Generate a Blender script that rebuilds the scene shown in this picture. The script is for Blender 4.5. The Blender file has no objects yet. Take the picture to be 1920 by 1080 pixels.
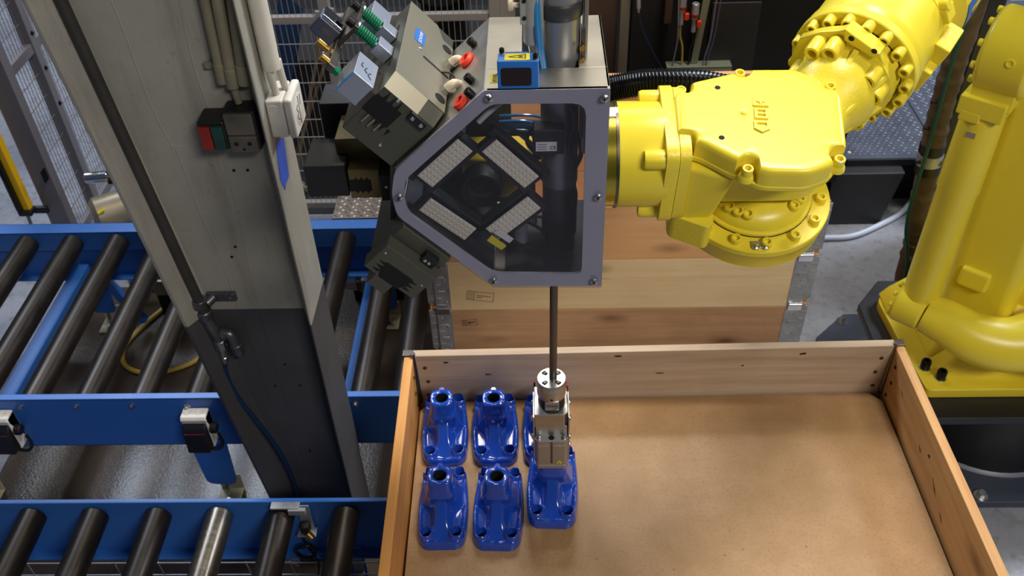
import bpy, math, random
from mathutils import Vector, Matrix
random.seed(4)
scene = bpy.context.scene
COL = scene.collection
R = math.radians

# ------------------------------------------------------------------ camera
cam_data = bpy.data.cameras.new('camera'); cam = bpy.data.objects.new('camera', cam_data); COL.objects.link(cam)
PITCH, ROLL, YAW = R(41.0832), R(-2.1991), R(2.2)
_X, _UP, _F = Vector((1, 0, 0)), Vector((0, math.sin(PITCH), math.cos(PITCH))), Vector((0, math.cos(PITCH), -math.sin(PITCH)))
_r = math.cos(ROLL) * _X + math.sin(ROLL) * _UP
_u = -math.sin(ROLL) * _X + math.cos(ROLL) * _UP
_m = Matrix((_r, _u, -_F)).transposed().to_4x4()
cam.matrix_world = Matrix.Translation((0, 0, 2.5)) @ Matrix.Rotation(YAW, 4, 'Z') @ _m
cam_data.sensor_width = 36.0
cam_data.lens = 1727.957 / 1920 * 36
cam_data.clip_start = 0.05
cam_data.dof.use_dof = True
cam_data.dof.focus_distance = 1.55
cam_data.dof.aperture_fstop = 9.0
scene.camera = cam

# ------------------------------------------------------------------ colour management, world, hall lights
vs = scene.view_settings
vs.view_transform = 'Standard'; vs.look = 'None'; vs.gamma = 1.0; vs.use_curve_mapping = False
vs.exposure = 0.0
world = bpy.data.worlds.new('hall'); scene.world = world; world.use_nodes = True
wb = world.node_tree.nodes['Background']
wb.inputs[0].default_value = (0.42, 0.46, 0.55, 1); wb.inputs[1].default_value = 0.11

def area(name, loc, target, sx, sy, power, col):
    l = bpy.data.lights.new(name, 'AREA'); l.shape = 'RECTANGLE'; l.size = sx; l.size_y = sy
    l.energy = power; l.color = col
    o = bpy.data.objects.new(name, l); COL.objects.link(o); o.location = loc
    o.rotation_euler = (Vector(target) - Vector(loc)).to_track_quat('-Z', 'Y').to_euler()
    return o
area('hall_lamp_key', (1.15, 2.25, 5.6), (0.45, 1.5, 1.0), 1.4, 0.6, 165, (1.0, 0.94, 0.85))
area('hall_lamp_front', (2.4, -2.4, 5.2), (0.2, 1.8, 0.8), 2.0, 0.6, 165, (1.0, 0.94, 0.86))
area('hall_lamp_back', (0.2, 6.0, 6.2), (0.1, 1.2, 1.2), 2.2, 0.6, 70, (1.0, 0.92, 0.80))
area('hall_window', (-3.6, 6.2, 5.6), (-2.0, 2.6, 0.2), 2.4, 1.4, 230, (0.74, 0.84, 1.0))
area('hall_lamp_right', (5.0, 4.6, 4.8), (0.6, 2.6, 0.4), 1.8, 0.8, 230, (0.80, 0.88, 1.0))

# ------------------------------------------------------------------ materials
def lin(h):
    if isinstance(h, str):
        h = h.lstrip('#'); c = [int(h[i:i + 2], 16) / 255 for i in (0, 2, 4)]
    else: c = h
    return tuple(v / 12.92 if v <= 0.04045 else ((v + 0.055) / 1.055) ** 2.4 for v in c) + (1.0,)
MATS = {}
def new_mat(name):
    m = bpy.data.materials.new(name); m.use_nodes = True; MATS[name] = m
    nt = m.node_tree; b = nt.nodes['Principled BSDF']
    return m, nt, b
def coords(nt, scale=(1, 1, 1), rnd=True):
    tc = nt.nodes.new('ShaderNodeTexCoord'); mp = nt.nodes.new('ShaderNodeMapping')
    mp.inputs['Scale'].default_value = scale
    src = tc.outputs['Object']
    if rnd:
        oi = nt.nodes.new('ShaderNodeObjectInfo'); mu = nt.nodes.new('ShaderNodeVectorMath'); mu.operation = 'ADD'
        ml = nt.nodes.new('ShaderNodeMath'); ml.operation = 'MULTIPLY'; ml.inputs[1].default_value = 17.0
        nt.links.new(oi.outputs['Random'], ml.inputs[0]); nt.links.new(src, mu.inputs[0]); nt.links.new(ml.outputs[0], mu.inputs[1])
        src = mu.outputs[0]
    nt.links.new(src, mp.inputs[0]); return mp.outputs[0]
def noise(nt, vec, scale, detail=4, rough=0.55):
    n = nt.nodes.new('ShaderNodeTexNoise'); n.inputs['Scale'].default_value = scale
    n.inputs['Detail'].default_value = detail; n.inputs['Roughness'].default_value = rough
    nt.links.new(vec, n.inputs['Vector']); return n.outputs['Fac']
def ramp(nt, fac, stops):
    r = nt.nodes.new('ShaderNodeValToRGB'); e = r.color_ramp.elements
    while len(e) < len(stops): e.new(0.5)
    for i, (p, c) in enumerate(stops): e[i].position = p; e[i].color = c if len(c) == 4 else lin(c)
    nt.links.new(fac, r.inputs[0]); return r.outputs[0]
def mix(nt, fac, a, b, mode='MIX'):
    n = nt.nodes.new('ShaderNodeMix'); n.data_type = 'RGBA'; n.blend_type = mode
    for s, v in ((n.inputs[0], fac), (n.inputs[6], a), (n.inputs[7], b)):
        if hasattr(v, 'links') or hasattr(v, 'node'): nt.links.new(v, s)
        else: s.default_value = v
    return n.outputs[2]
def bump(nt, b, fac, strength, dist=0.002):
    n = nt.nodes.new('ShaderNodeBump'); n.inputs['Strength'].default_value = strength; n.inputs['Distance'].default_value = dist
    nt.links.new(fac, n.inputs['Height']); nt.links.new(n.outputs[0], b.inputs['Normal'])
def simple(name, col, rough=0.5, metal=0.0, var=0.0, scale=8, bmp=0.0, bscale=200, coat=0.0, rvar=0.0, spec=0.5, streak=None):
    m, nt, b = new_mat(name)
    b.inputs['Roughness'].default_value = rough; b.inputs['Metallic'].default_value = metal
    b.inputs['Specular IOR Level'].default_value = spec
    if coat: b.inputs['Coat Weight'].default_value = coat; b.inputs['Coat Roughness'].default_value = 0.06
    c = lin(col); vec = coords(nt, streak or (1, 1, 1))
    if var:
        f = noise(nt, vec, scale, 5)
        d = tuple(v * (1 - var) for v in c[:3]) + (1,); l = tuple(min(1, v * (1 + var)) for v in c[:3]) + (1,)
        nt.links.new(ramp(nt, f, [(0.3, d), (0.7, l)]), b.inputs['Base Color'])
    else: b.inputs['Base Color'].default_value = c
    if rvar:
        f = noise(nt, vec, scale * 2, 5)
        mr = nt.nodes.new('ShaderNodeMapRange'); mr.inputs[3].default_value = max(0.02, rough - rvar); mr.inputs[4].default_value = min(1, rough + rvar)
        nt.links.new(f, mr.inputs[0]); nt.links.new(mr.outputs[0], b.inputs['Roughness'])
    if bmp: bump(nt, b, noise(nt, vec, bscale, 3), bmp)
    return m
def wood(name, cols, axis, rough=0.62, dirt=0.35, knots=True, seed=0.0):
    """planed softwood; grain runs along axis (0 = x, 1 = y)"""
    m, nt, b = new_mat(name)
    st = [26, 26, 26]; st[axis] = 1.3
    v = coords(nt, tuple(st)); v2 = coords(nt, (1, 1, 1))
    st3 = [9, 9, 9]; st3[axis] = 3.2
    v3 = coords(nt, tuple(st3))
    g = noise(nt, v, 1.6, 6, 0.6)
    base = ramp(nt, g, [(0.28, cols[0]), (0.5, cols[1]), (0.74, cols[2])])
    big = noise(nt, v2, 3.0, 4)
    base = mix(nt, ramp(nt, big, [(0.42, (0, 0, 0, 1)), (0.75, (dirt, dirt, dirt, 1))]), base, lin(cols[3]))
    if knots:
        vo = nt.nodes.new('ShaderNodeTexVoronoi'); vo.inputs['Scale'].default_value = 1.0; nt.links.new(v3, vo.inputs['Vector'])
        k = ramp(nt, vo.outputs['Distance'], [(0.04, (0.8, 0.8, 0.8, 1)), (0.13, (0.35, 0.35, 0.35, 1)), (0.24, (0, 0, 0, 1))])
        sel = ramp(nt, vo.outputs['Color'], [(0.55, (0, 0, 0, 1)), (0.6, (1, 1, 1, 1))])
        base = mix(nt, mix(nt, 1.0, k, sel, 'MULTIPLY'), base, lin('#5d3a1e'))
    nt.links.new(base, b.inputs['Base Color']); b.inputs['Roughness'].default_value = rough
    bump(nt, b, g, 0.25, 0.001)
    return m

YEL = simple('robot_yellow_paint', '#eed93a', 0.32, var=0.03, scale=6, bmp=0.04, bscale=260, spec=0.5)
YELC = simple('robot_yellow_cast', '#ecd83a', 0.36, var=0.03, scale=6, bmp=0.30, bscale=170, spec=0.5)
simple('chip_grey', '#a7a79c', 0.5)
simple('black_plastic', '#151517', 0.5, var=0.2, scale=14)
simple('black_rubber', '#101011', 0.42, var=0.2)
simple('black_gloss', '#0d0d0f', 0.22)
simple('hole_black', '#050505', 0.8)
simple('dark_olive', '#59594f', 0.42, 0.55, var=0.06, scale=9, bmp=0.05, bscale=500, rvar=0.06)
simple('olive_light', '#8d8877', 0.40, 0.55, var=0.05, scale=9, bmp=0.05, bscale=500)
simple('aluminium_sheet', '#b3aea2', 0.36, 0.9, var=0.10, scale=10, rvar=0.10, bmp=0.03, bscale=60)
simple('aluminium_frame', '#bab9be', 0.42, 0.2, var=0.06, scale=9, rvar=0.08)
simple('bright_steel', '#d6d6d8', 0.20, 1.0, var=0.08, scale=20, rvar=0.08)
simple('satin_steel', '#bdbdbd', 0.34, 1.0, var=0.08, scale=14, rvar=0.08, streak=(1, 1, 6))
simple('dark_steel', '#6b6660', 0.36, 0.9, var=0.25, scale=10, rvar=0.12)
simple('grip_silver', '#b4b4b4', 0.38, 0.85, var=0.05, scale=16)
simple('galvanised', '#a4a9af', 0.42, 0.5, var=0.22, scale=26, rvar=0.12)
simple('zinc_screw', '#c9ccce', 0.28, 1.0, var=0.1, scale=40)
simple('black_screw', '#1c1a19', 0.40, 0.6)
simple('brass', '#c39a4c', 0.3, 1.0)
simple('roller_steel', '#332e2a', 0.36, 0.72, var=0.35, scale=5, rvar=0.12, streak=(4, 1, 4), bmp=0.05, bscale=60)
simple('roller_bright', '#7d7468', 0.30, 0.9, var=0.14, scale=5, rvar=0.12, streak=(1, 10, 1))
simple('conveyor_blue', '#2f66b6', 0.40, var=0.06, scale=5, rvar=0.06)
simple('conveyor_light_blue', '#3a83cf', 0.42, var=0.05, scale=5)
simple('casting_blue', '#1945ad', 0.14, var=0.05, scale=7, coat=0.6, bmp=0.06, bscale=55)
simple('label_blue', '#2f6fc0', 0.4)
simple('sensor_blue', '#2a6fc4', 0.36, bmp=0.04, bscale=300)
simple('letter_blue', '#1766c8', 0.35)
simple('label_yellow', '#f0dd35', 0.45)
simple('ink_black', '#141414', 0.6)
simple('white_plastic', '#d9d6cf', 0.5, var=0.06, scale=9)
simple('cream_fitting', '#ded0b4', 0.42)
simple('dirty_plastic', '#57544c', 0.6, var=0.35, scale=14)
simple('grey_paint', '#85807c', 0.5, var=0.06, scale=4)
simple('fence_dark', '#6e6c73', 0.5, var=0.06, scale=4)
simple('wire_grey', '#a7a39f', 0.42, 0.4)
simple('safety_yellow', '#e2b312', 0.38)
simple('red_rubber', '#ea3d22', 0.42)
simple('red_plastic', '#8a2018', 0.45, var=0.25, scale=20)
simple('green_plastic', '#123d39', 0.45, var=0.25, scale=20)
simple('spring_green', '#0f7d57', 0.35, 0.2)
simple('tube_blue', '#2f7fb8', 0.2, spec=0.6)
simple('hose_blue', '#12294a', 0.4)
simple('hose_yellow', '#b89b3f', 0.45)
simple('hose_pale', '#bfc9de', 0.4)
simple('cable_green', '#0c5248', 0.4)
simple('cable_violet', '#6c4f7d', 0.4)
simple('cable_grey', '#7b7f8c', 0.4)
simple('sleeve_brown', '#5a4a33', 0.8, var=0.3, scale=18, bmp=0.5, bscale=45)
simple('motor_grey', '#9a8f78', 0.4, 0.4, var=0.1)
simple('pedestal_black', '#1a1c21', 0.42, var=0.12, scale=5, rvar=0.08)
simple('plate_slate', '#434a5a', 0.42, var=0.10, scale=5, rvar=0.08)
simple('cabinet_black', '#0b0b0d', 0.75, var=0.15, scale=3)
simple('cabinet_charcoal', '#24262b', 0.5, var=0.12, scale=3)
simple('cabinet_brown', '#3e2d24', 0.6, var=0.2, scale=3)
simple('frame_beige', '#6f675b', 0.5, var=0.1)
simple('lamp_grey', '#8a8f7d', 0.45, 0.3)
simple('camera_yellow', '#d9b71c', 0.45)
simple('conduit_beige', '#77725f', 0.55, var=0.18, scale=9)
simple('conduit_white', '#c9c5ba', 0.5, var=0.10, scale=9)
simple('iron_pipe', '#3d3b3a', 0.55, 0.3, var=0.2, scale=10)
simple('pipe_fitting', '#6d6f72', 0.36, 0.8, var=0.3, scale=25)
simple('stain_dark', '#3a2a1c', 0.7)
simple('nail_rust', '#4a3628', 0.85, spec=0.1)
simple('paper_tag', '#e8e6e0', 0.5)
simple('rag_white', '#c9c7c4', 0.7)
simple('scrap_tan', '#6a5a44', 0.7, var=0.3)
simple('foot_zinc', '#c4bf9c', 0.5, 0.2, var=0.1)
simple('red_dim', '#5e1a18', 0.5)
simple('blue_paint_smear', '#0f5fd0', 0.45, var=0.2, scale=24)
simple('sensor_window', '#1a0507', 0.12)
simple('chrome', '#e2e4e8', 0.08, 1.0)
WOODS = ('#b98a55', '#cfa068', '#dcb27c', '#8f6439')
wood('wood_grey_x', ('#a8927a', '#bda68d', '#d0b899', '#8d775f'), 0, dirt=0.5)
wood('wood_tan_y', ('#b07f45', '#c4945a', '#d3a66c', '#87592b'), 1, dirt=0.4)
wood('wood_orange_y', ('#d08d45', '#dd9d55', '#e6ad68', '#b9752f'), 1, dirt=0.4)
wood('wood_pale_x', ('#e6cb98', '#eed6a6', '#f3dfb4', '#c8a673'), 0, dirt=0.35)
wood('wood_orange_x', ('#e3ac74', '#ebb982', '#f0c592', '#cf9760'), 0, dirt=0.3)
wood('wood_brown_x', ('#b88f68', '#c79e76', '#d3ac84', '#8d6b4c'), 0, dirt=0.75)
wood('wood_under', ('#b0804a', '#c08f57', '#cf9f68', '#8a6034'), 0)

def hardboard():
    m, nt, b = new_mat('hardboard')
    v = coords(nt, rnd=False)
    f = noise(nt, v, 6, 6, 0.6); g = noise(nt, v, 160, 3)
    base = ramp(nt, f, [(0.3, '#96744b'), (0.55, '#a6825a'), (0.75, '#b29068')])
    base = mix(nt, ramp(nt, g, [(0.25, (0.5, 0.5, 0.5, 1)), (0.5, (0, 0, 0, 1))]), base, lin('#8b6439'))
    vo = nt.nodes.new('ShaderNodeTexVoronoi'); vo.inputs['Scale'].default_value = 20; nt.links.new(v, vo.inputs['Vector'])
    sp = ramp(nt, vo.outputs['Distance'], [(0.03, (0.7, 0.7, 0.7, 1)), (0.06, (0, 0, 0, 1))])
    base = mix(nt, sp, base, lin('#6b4a26'))
    nt.links.new(base, b.inputs['Base Color']); b.inputs['Roughness'].default_value = 0.36
    bump(nt, b, g, 0.12, 0.0006)
hardboard()
def floor_mat():
    m, nt, b = new_mat('concrete_floor')
    v = coords(nt, rnd=False)
    f = noise(nt, v, 1.4, 8, 0.65); g = noise(nt, v, 26, 6, 0.65)
    base = ramp(nt, f, [(0.3, '#7c7f88'), (0.5, '#92959f'), (0.7, '#a3a6b0')])
    base = mix(nt, ramp(nt, g, [(0.30, (0.6, 0.6, 0.6, 1)), (0.48, (0, 0, 0, 1))]), base, lin('#6a6763'))
    nt.links.new(base, b.inputs['Base Color'])
    mr = nt.nodes.new('ShaderNodeMapRange'); mr.inputs[3].default_value = 0.12; mr.inputs[4].default_value = 0.42
    nt.links.new(g, mr.inputs[0]); nt.links.new(mr.outputs[0], b.inputs['Roughness'])
    bump(nt, b, noise(nt, v, 60, 4), 0.25, 0.002)
floor_mat()
def floor_brown():
    m, nt, b = new_mat('coated_floor')
    v = coords(nt, rnd=False)
    f = noise(nt, v, 2.2, 8, 0.65); g = noise(nt, v, 120, 3, 0.6)
    base = ramp(nt, f, [(0.3, '#3d342b'), (0.55, '#4a4036'), (0.75, '#574c42')])
    nt.links.new(base, b.inputs['Base Color']); b.inputs['Roughness'].default_value = 0.20; b.inputs['Specular IOR Level'].default_value = 0.4
    bump(nt, b, g, 0.35, 0.002)
floor_brown()
def column_mat():
    m, nt, b = new_mat('painted_concrete')
    v = coords(nt, rnd=False)
    f = noise(nt, v, 3.0, 8, 0.6); g = noise(nt, v, 40, 6, 0.7)
    up = ramp(nt, f, [(0.3, '#8d8b82'), (0.55, '#9b9990'), (0.75, '#a7a59d')])
    up = mix(nt, ramp(nt, g, [(0.27, (0.75, 0.75, 0.75, 1)), (0.36, (0, 0, 0, 1))]), up, lin('#655f53'))
    vs_ = coords(nt, (9, 9, 1.1), rnd=False)
    stn = noise(nt, vs_, 1.7, 6, 0.65)
    up = mix(nt, ramp(nt, stn, [(0.50, (0, 0, 0, 1)), (0.72, (0.55, 0.55, 0.55, 1))]), up, lin('#6a6557'))
    dn = ramp(nt, f, [(0.3, '#3d3d40'), (0.7, '#49494c')])
    tc = nt.nodes.new('ShaderNodeTexCoord'); sp = nt.nodes.new('ShaderNodeSeparateXYZ'); nt.links.new(tc.outputs['Object'], sp.inputs[0])
    st = nt.nodes.new('ShaderNodeMath'); st.operation = 'GREATER_THAN'; st.inputs[1].default_value = 0.995
    nt.links.new(sp.outputs['Z'], st.inputs[0])
    nt.links.new(mix(nt, st.outputs[0], dn, up), b.inputs['Base Color'])
    b.inputs['Roughness'].default_value = 0.55
    bump(nt, b, g, 0.25, 0.003)
column_mat()
def checker(name, c0, scale):
    m, nt, b = new_mat(name)
    v = coords(nt, (scale, scale, scale), rnd=False)
    b.inputs['Base Color'].default_value = lin(c0); b.inputs['Metallic'].default_value = 0.6; b.inputs['Roughness'].default_value = 0.36
    f = noise(nt, v, 0.4, 5)
    nt.links.new(ramp(nt, f, [(0.3, tuple(x * 0.7 for x in lin(c0)[:3]) + (1,)), (0.7, lin(c0))]), b.inputs['Base Color'])
checker('tread_plate', '#7d8598', 30)
checker('tread_plate_worn', '#8d8178', 30)
def clear(name, tint):
    m, nt, b = new_mat(name); nt.nodes.remove(b); out = nt.nodes['Material Output']
    tr = nt.nodes.new('ShaderNodeBsdfTransparent'); tr.inputs[0].default_value = lin(tint)
    gl = nt.nodes.new('ShaderNodeBsdfGlossy'); gl.inputs['Roughness'].default_value = 0.06
    lw = nt.nodes.new('ShaderNodeLayerWeight'); lw.inputs[0].default_value = 0.5
    pw = nt.nodes.new('ShaderNodeMath'); pw.operation = 'POWER'; pw.inputs[1].default_value = 5.0
    fr = nt.nodes.new('ShaderNodeMath'); fr.operation = 'MULTIPLY_ADD'; fr.inputs[1].default_value = 0.9; fr.inputs[2].default_value = 0.035
    nt.links.new(lw.outputs['Facing'], pw.inputs[0]); nt.links.new(pw.outputs[0], fr.inputs[0])
    mx = nt.nodes.new('ShaderNodeMixShader')
    nt.links.new(fr.outputs[0], mx.inputs[0]); nt.links.new(tr.outputs[0], mx.inputs[1]); nt.links.new(gl.outputs[0], mx.inputs[2]); nt.links.new(mx.outputs[0], out.inputs[0])
clear('acrylic', '#eeeef4')
simple('led_panel', '#e8e6d8', 0.35, var=0.05)
simple('led_chip', '#f4ecc4', 0.3)

# ------------------------------------------------------------------ mesh builder
class MB:
    def __init__(s, T=None): s.v = []; s.f = []; s.T = T or Matrix.Identity(4)
    def _add(s, vs_, fs_, T=None):
        o = len(s.v); M = s.T @ T if T is not None else s.T
        s.v += [tuple(M @ Vector(p)) for p in vs_]; s.f += [tuple(i + o for i in f) for f in fs_]; return s
    def box(s, c, d, T=None):
        x, y, z = (k / 2 for k in d)
        vs_ = [(c[0] + a * x, c[1] + b * y, c[2] + e * z) for a in (-1, 1) for b in (-1, 1) for e in (-1, 1)]
        return s._add(vs_, [(0, 1, 3, 2), (4, 6, 7, 5), (0, 4, 5, 1), (2, 3, 7, 6), (0, 2, 6, 4), (1, 5, 7, 3)], T)
    def hexa(s, pts, T=None):   # 8 points: bottom ring then top ring
        return s._add(pts, [(3, 2, 1, 0), (4, 5, 6, 7)] + [(i, (i + 1) % 4, 4 + (i + 1) % 4, 4 + i) for i in range(4)], T)
    def prism(s, poly, h0, h1, T=None, ins=0.0, ch=0.0):
        """poly (u,v) ccw, extruded in w from h0 to h1; ch = chamfer height, ins = chamfer inset on top"""
        n = len(poly); vs_ = [(u, v, h0) for u, v in poly]
        rings = [(poly, h0), (poly, h1 - ch)] if ch else [(poly, h0), (poly, h1)]
        if ch:
            k = 4
            for i in range(1, k + 1):
                a = i / k * math.pi / 2
                rings.append((inset(poly, ins * (1 - math.cos(a))), h1 - ch + ch * math.sin(a)))
        vs_ = [(u, v, w) for p, w in rings for u, v in p]; fs_ = [tuple(reversed(range(n)))]
        for r in range(len(rings) - 1):
            for i in range(n):
                j = (i + 1) % n; fs_.append((r * n + i, r * n + j, (r + 1) * n + j, (r + 1) * n + i))
        fs_.append(tuple(range((len(rings) - 1) * n, len(rings) * n)))
        return s._add(vs_, fs_, T)
    def frame(s, outer, inner, h0, h1, T=None):
        """plate with one hole; outer and inner have the same number of points"""
        n = len(outer); vs_ = [(u, v, w) for w in (h0, h1) for p in (outer, inner) for u, v in p]; fs_ = []
        for i in range(n):
            j = (i + 1) % n
            fs_ += [(i, n + i, n + j, j), (2 * n + i, 2 * n + j, 3 * n + j, 3 * n + i), (i, j, 2 * n + j, 2 * n + i), (n + i, 3 * n + i, 3 * n + j, n + j)]
        return s._add(vs_, fs_, T)
    def lathe(s, prof, n=24, T=None, a0=0.0, a1=2 * math.pi):
        """profile [(r, z)] about local z"""
        full = abs(a1 - a0 - 2 * math.pi) < 1e-6; m = n if full else n + 1
        vs_ = []; fs_ = []
        for r, z in prof:
            for i in range(m):
                a = a0 + (a1 - a0) * i / n; vs_.append((r * math.cos(a), r * math.sin(a), z))
        for k in range(len(prof) - 1):
            for i in range(n):
                j = (i + 1) % m; fs_.append((k * m + i, k * m + j, (k + 1) * m + j, (k + 1) * m + i))
        if full:
            if prof[0][0] > 1e-6: fs_.append(tuple(reversed(range(m))))
            if prof[-1][0] > 1e-6: fs_.append(tuple(range((len(prof) - 1) * m, len(prof) * m)))
        return s._add(vs_, fs_, T)
    def cyl(s, p0, p1, r0, r1=None, n=20, ch=0.0):
        p0, p1 = Vector(p0), Vector(p1); r1 = r0 if r1 is None else r1; L = (p1 - p0).length
        prof = [(r0, 0), (r1, L)] if not ch else [(r0 - ch, 0), (r0, ch), (r1, L - ch), (r1 - ch, L)]
        return s.lathe(prof, n, frame_to(p0, p1 - p0))
    def tube(s, pts, r, n=8, sm=6, rad=None):
        P = spline(pts, sm) if sm else [Vector(p) for p in pts]
        rr = rad if rad else [r] * len(P)
        vs_ = []; fs_ = []; up = None
        for i, p in enumerate(P):
            t = (P[min(i + 1, len(P) - 1)] - P[max(i - 1, 0)]).normalized()
            if up is None: up = t.orthogonal().normalized()
            up = (up - t * up.dot(t)).normalized(); sd = t.cross(up)
            for k in range(n):
                a = 2 * math.pi * k / n; vs_.append(tuple(p + (up * math.cos(a) + sd * math.sin(a)) * rr[i]))
        for i in range(len(P) - 1):
            for k in range(n):
                j = (k + 1) % n; fs_.append((i * n + k, i * n + j, (i + 1) * n + j, (i + 1) * n + k))
        fs_ += [tuple(reversed(range(n))), tuple(range((len(P) - 1) * n, len(P) * n))]
        return s._add(vs_, fs_)
    def mesh(s, name, smooth=True, ang=35):
        me = bpy.data.meshes.new(name); me.from_pydata(s.v, [], s.f)
        if smooth:
            me.polygons.foreach_set('use_smooth', [True] * len(me.polygons)); me.set_sharp_from_angle(angle=R(ang))
        me.update(); return me
def inset(poly, d):
    n = len(poly); out = []
    for i in range(n):
        p, a, b = Vector(poly[i]), Vector(poly[i - 1]), Vector(poly[(i + 1) % n])
        e1, e2 = (p - a).normalized(), (b - p).normalized()
        n1, n2 = Vector((-e1.y, e1.x)), Vector((-e2.y, e2.x)); m = n1 + n2
        q = p + m / (m.length_squared) * 2 * d if m.length_squared > 0.3 else p + n1 * d
        out.append((q.x, q.y))
    return out
def spline(pts, sub):
    P = [Vector(p) for p in pts]; out = []
    for i in range(len(P) - 1):
        a, b, c, d = P[max(i - 1, 0)], P[i], P[i + 1], P[min(i + 2, len(P) - 1)]
        for k in range(sub):
            t = k / sub
            out.append(0.5 * ((2 * b) + (c - a) * t + (2 * a - 5 * b + 4 * c - d) * t * t + (3 * b - a - 3 * c + d) * t ** 3))
    out.append(P[-1]); return out
def frame_to(origin, zdir, xdir=None):
    z = Vector(zdir).normalized()
    x = Vector(xdir) if xdir is not None else z.orthogonal()
    x = (x - z * x.dot(z)).normalized(); y = z.cross(x)
    m = Matrix((x, y, z)).transposed().to_4x4(); m.translation = Vector(origin); return m
def roundpoly(pts, r, k=4):
    """round every corner of a ccw polygon; r a number or list"""
    n = len(pts); out = []
    for i in range(n):
        ri = r[i] if isinstance(r, (list, tuple)) else r
        p, a, b = Vector(pts[i]), Vector(pts[i - 1]), Vector(pts[(i + 1) % n])
        if ri <= 0: out.append(tuple(p)); continue
        d1, d2 = (a - p), (b - p); ri = min(ri, d1.length * 0.49, d2.length * 0.49)
        q1, q2 = p + d1.normalized() * ri, p + d2.normalized() * ri
        for j in range(k + 1):
            t = j / k; q = q1 * (1 - t) ** 2 + p * 2 * t * (1 - t) + q2 * t * t; out.append((q.x, q.y))
    return out
def rect(x0, x1, y0, y1): return [(x0, y0), (x1, y0), (x1, y1), (x0, y1)]

# ------------------------------------------------------------------ scene objects
def ob(name, data, mat=None, parent=None, loc=None, bev=0.0, segs=2, wn=False):
    """link a mesh object; vertices are in world coordinates unless loc is given (then local to loc)"""
    if isinstance(data, MB): data = data.mesh(name)
    o = bpy.data.objects.new(name, data); COL.objects.link(o)
    if mat and not data.materials: data.materials.append(MATS[mat] if isinstance(mat, str) else mat)
    if parent is not None:
        o.parent = parent; o.matrix_parent_inverse = wm(parent).inverted()
    if loc is not None:
        if isinstance(loc, Matrix): o.matrix_basis = loc
        else: o.location = loc
    WM[o.name] = o.matrix_basis.copy()
    if bev:
        b = o.modifiers.new('bevel', 'BEVEL'); b.width = bev; b.segments = segs; b.limit_method = 'ANGLE'; b.angle_limit = R(40)
        w = o.modifiers.new('weighted', 'WEIGHTED_NORMAL'); w.keep_sharp = False
    elif wn:
        w = o.modifiers.new('weighted', 'WEIGHTED_NORMAL'); w.keep_sharp = False
    return o
WM = {}
def wm(o): return WM.get(o.name, Matrix.Identity(4))
def tag(o, label=None, cat=None, group=None, kind=None):
    if label: o['label'] = label
    if cat: o['category'] = cat
    if group: o['group'] = group
    if kind: o['kind'] = kind
    return o
def thing(name, label, cat, loc=(0, 0, 0), group=None, kind=None):
    o = bpy.data.objects.new(name, None); COL.objects.link(o); o.empty_display_size = 0.05
    o.location = loc; WM[o.name] = Matrix.Translation(loc)
    return tag(o, label, cat, group, kind)
def txt(name, body, size, M, mat, parent, depth=0.0003, bold=0.0, align='CENTER'):
    c = bpy.data.curves.new(name, 'FONT'); c.body = body; c.size = size; c.extrude = depth; c.offset = bold
    c.align_x = align; c.align_y = 'CENTER'
    t = bpy.data.objects.new('tmp', c); COL.objects.link(t)
    me = bpy.data.meshes.new_from_object(t.evaluated_get(bpy.context.evaluated_depsgraph_get())); me.name = name
    bpy.data.objects.remove(t); bpy.data.curves.remove(c); me.materials.clear(); me.materials.append(MATS[mat])
    o = bpy.data.objects.new(name, me); COL.objects.link(o)
    if parent is not None:
        o.parent = parent; o.matrix_parent_inverse = wm(parent).inverted()
    o.matrix_basis = M; WM[o.name] = M.copy(); return o
def socket_bolt(r, h, n=20, hexr=None):
    """cap screw standing on local z = 0"""
    m = MB(); i = hexr or r * 0.56
    m.lathe([(r * 0.98, 0), (r, h * 0.1), (r, h * 0.86), (r * 0.88, h), (i * 1.05, h), (i, h * 0.95), (i * 0.95, h * 0.45), (0, h * 0.40)], n)
    return m.mesh('socket_bolt')
def pan_screw(r, n=16):
    m = MB(); m.lathe([(r, 0), (r * 0.95, r * 0.35), (r * 0.6, r * 0.62), (0, r * 0.7)], n)
    return m.mesh('screw')
def hexbolt(r, h):
    m = MB(); m.lathe([(r * 1.5, 0), (r * 1.5, h * 0.2)], 20); m.lathe([(r, h * 0.2), (r, h * 0.9), (r * 0.85, h)], 6); return m.mesh('bolt')

# ================================================================== THE SETTING
tag(ob('floor', MB().box((0, 3.0, -0.05), (14, 12, 0.1)), 'concrete_floor'), 'worn grey concrete hall floor', None, None, 'structure')
tag(ob('floor_coating', MB().box((-1.02, 1.75, 0.0), (1.66, 2.3, 0.006)), 'coated_floor'), 'glossy brown coated floor strip under the conveyors', None, None, 'structure')
tag(ob('floor_dark', MB().box((-0.30, 4.95, 0.0), (3.1, 3.1, 0.008)), 'cabinet_black'), 'dark floor behind the wire fence', None, None, 'structure')  # near-black sheet laid over the concrete behind the fence

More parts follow.
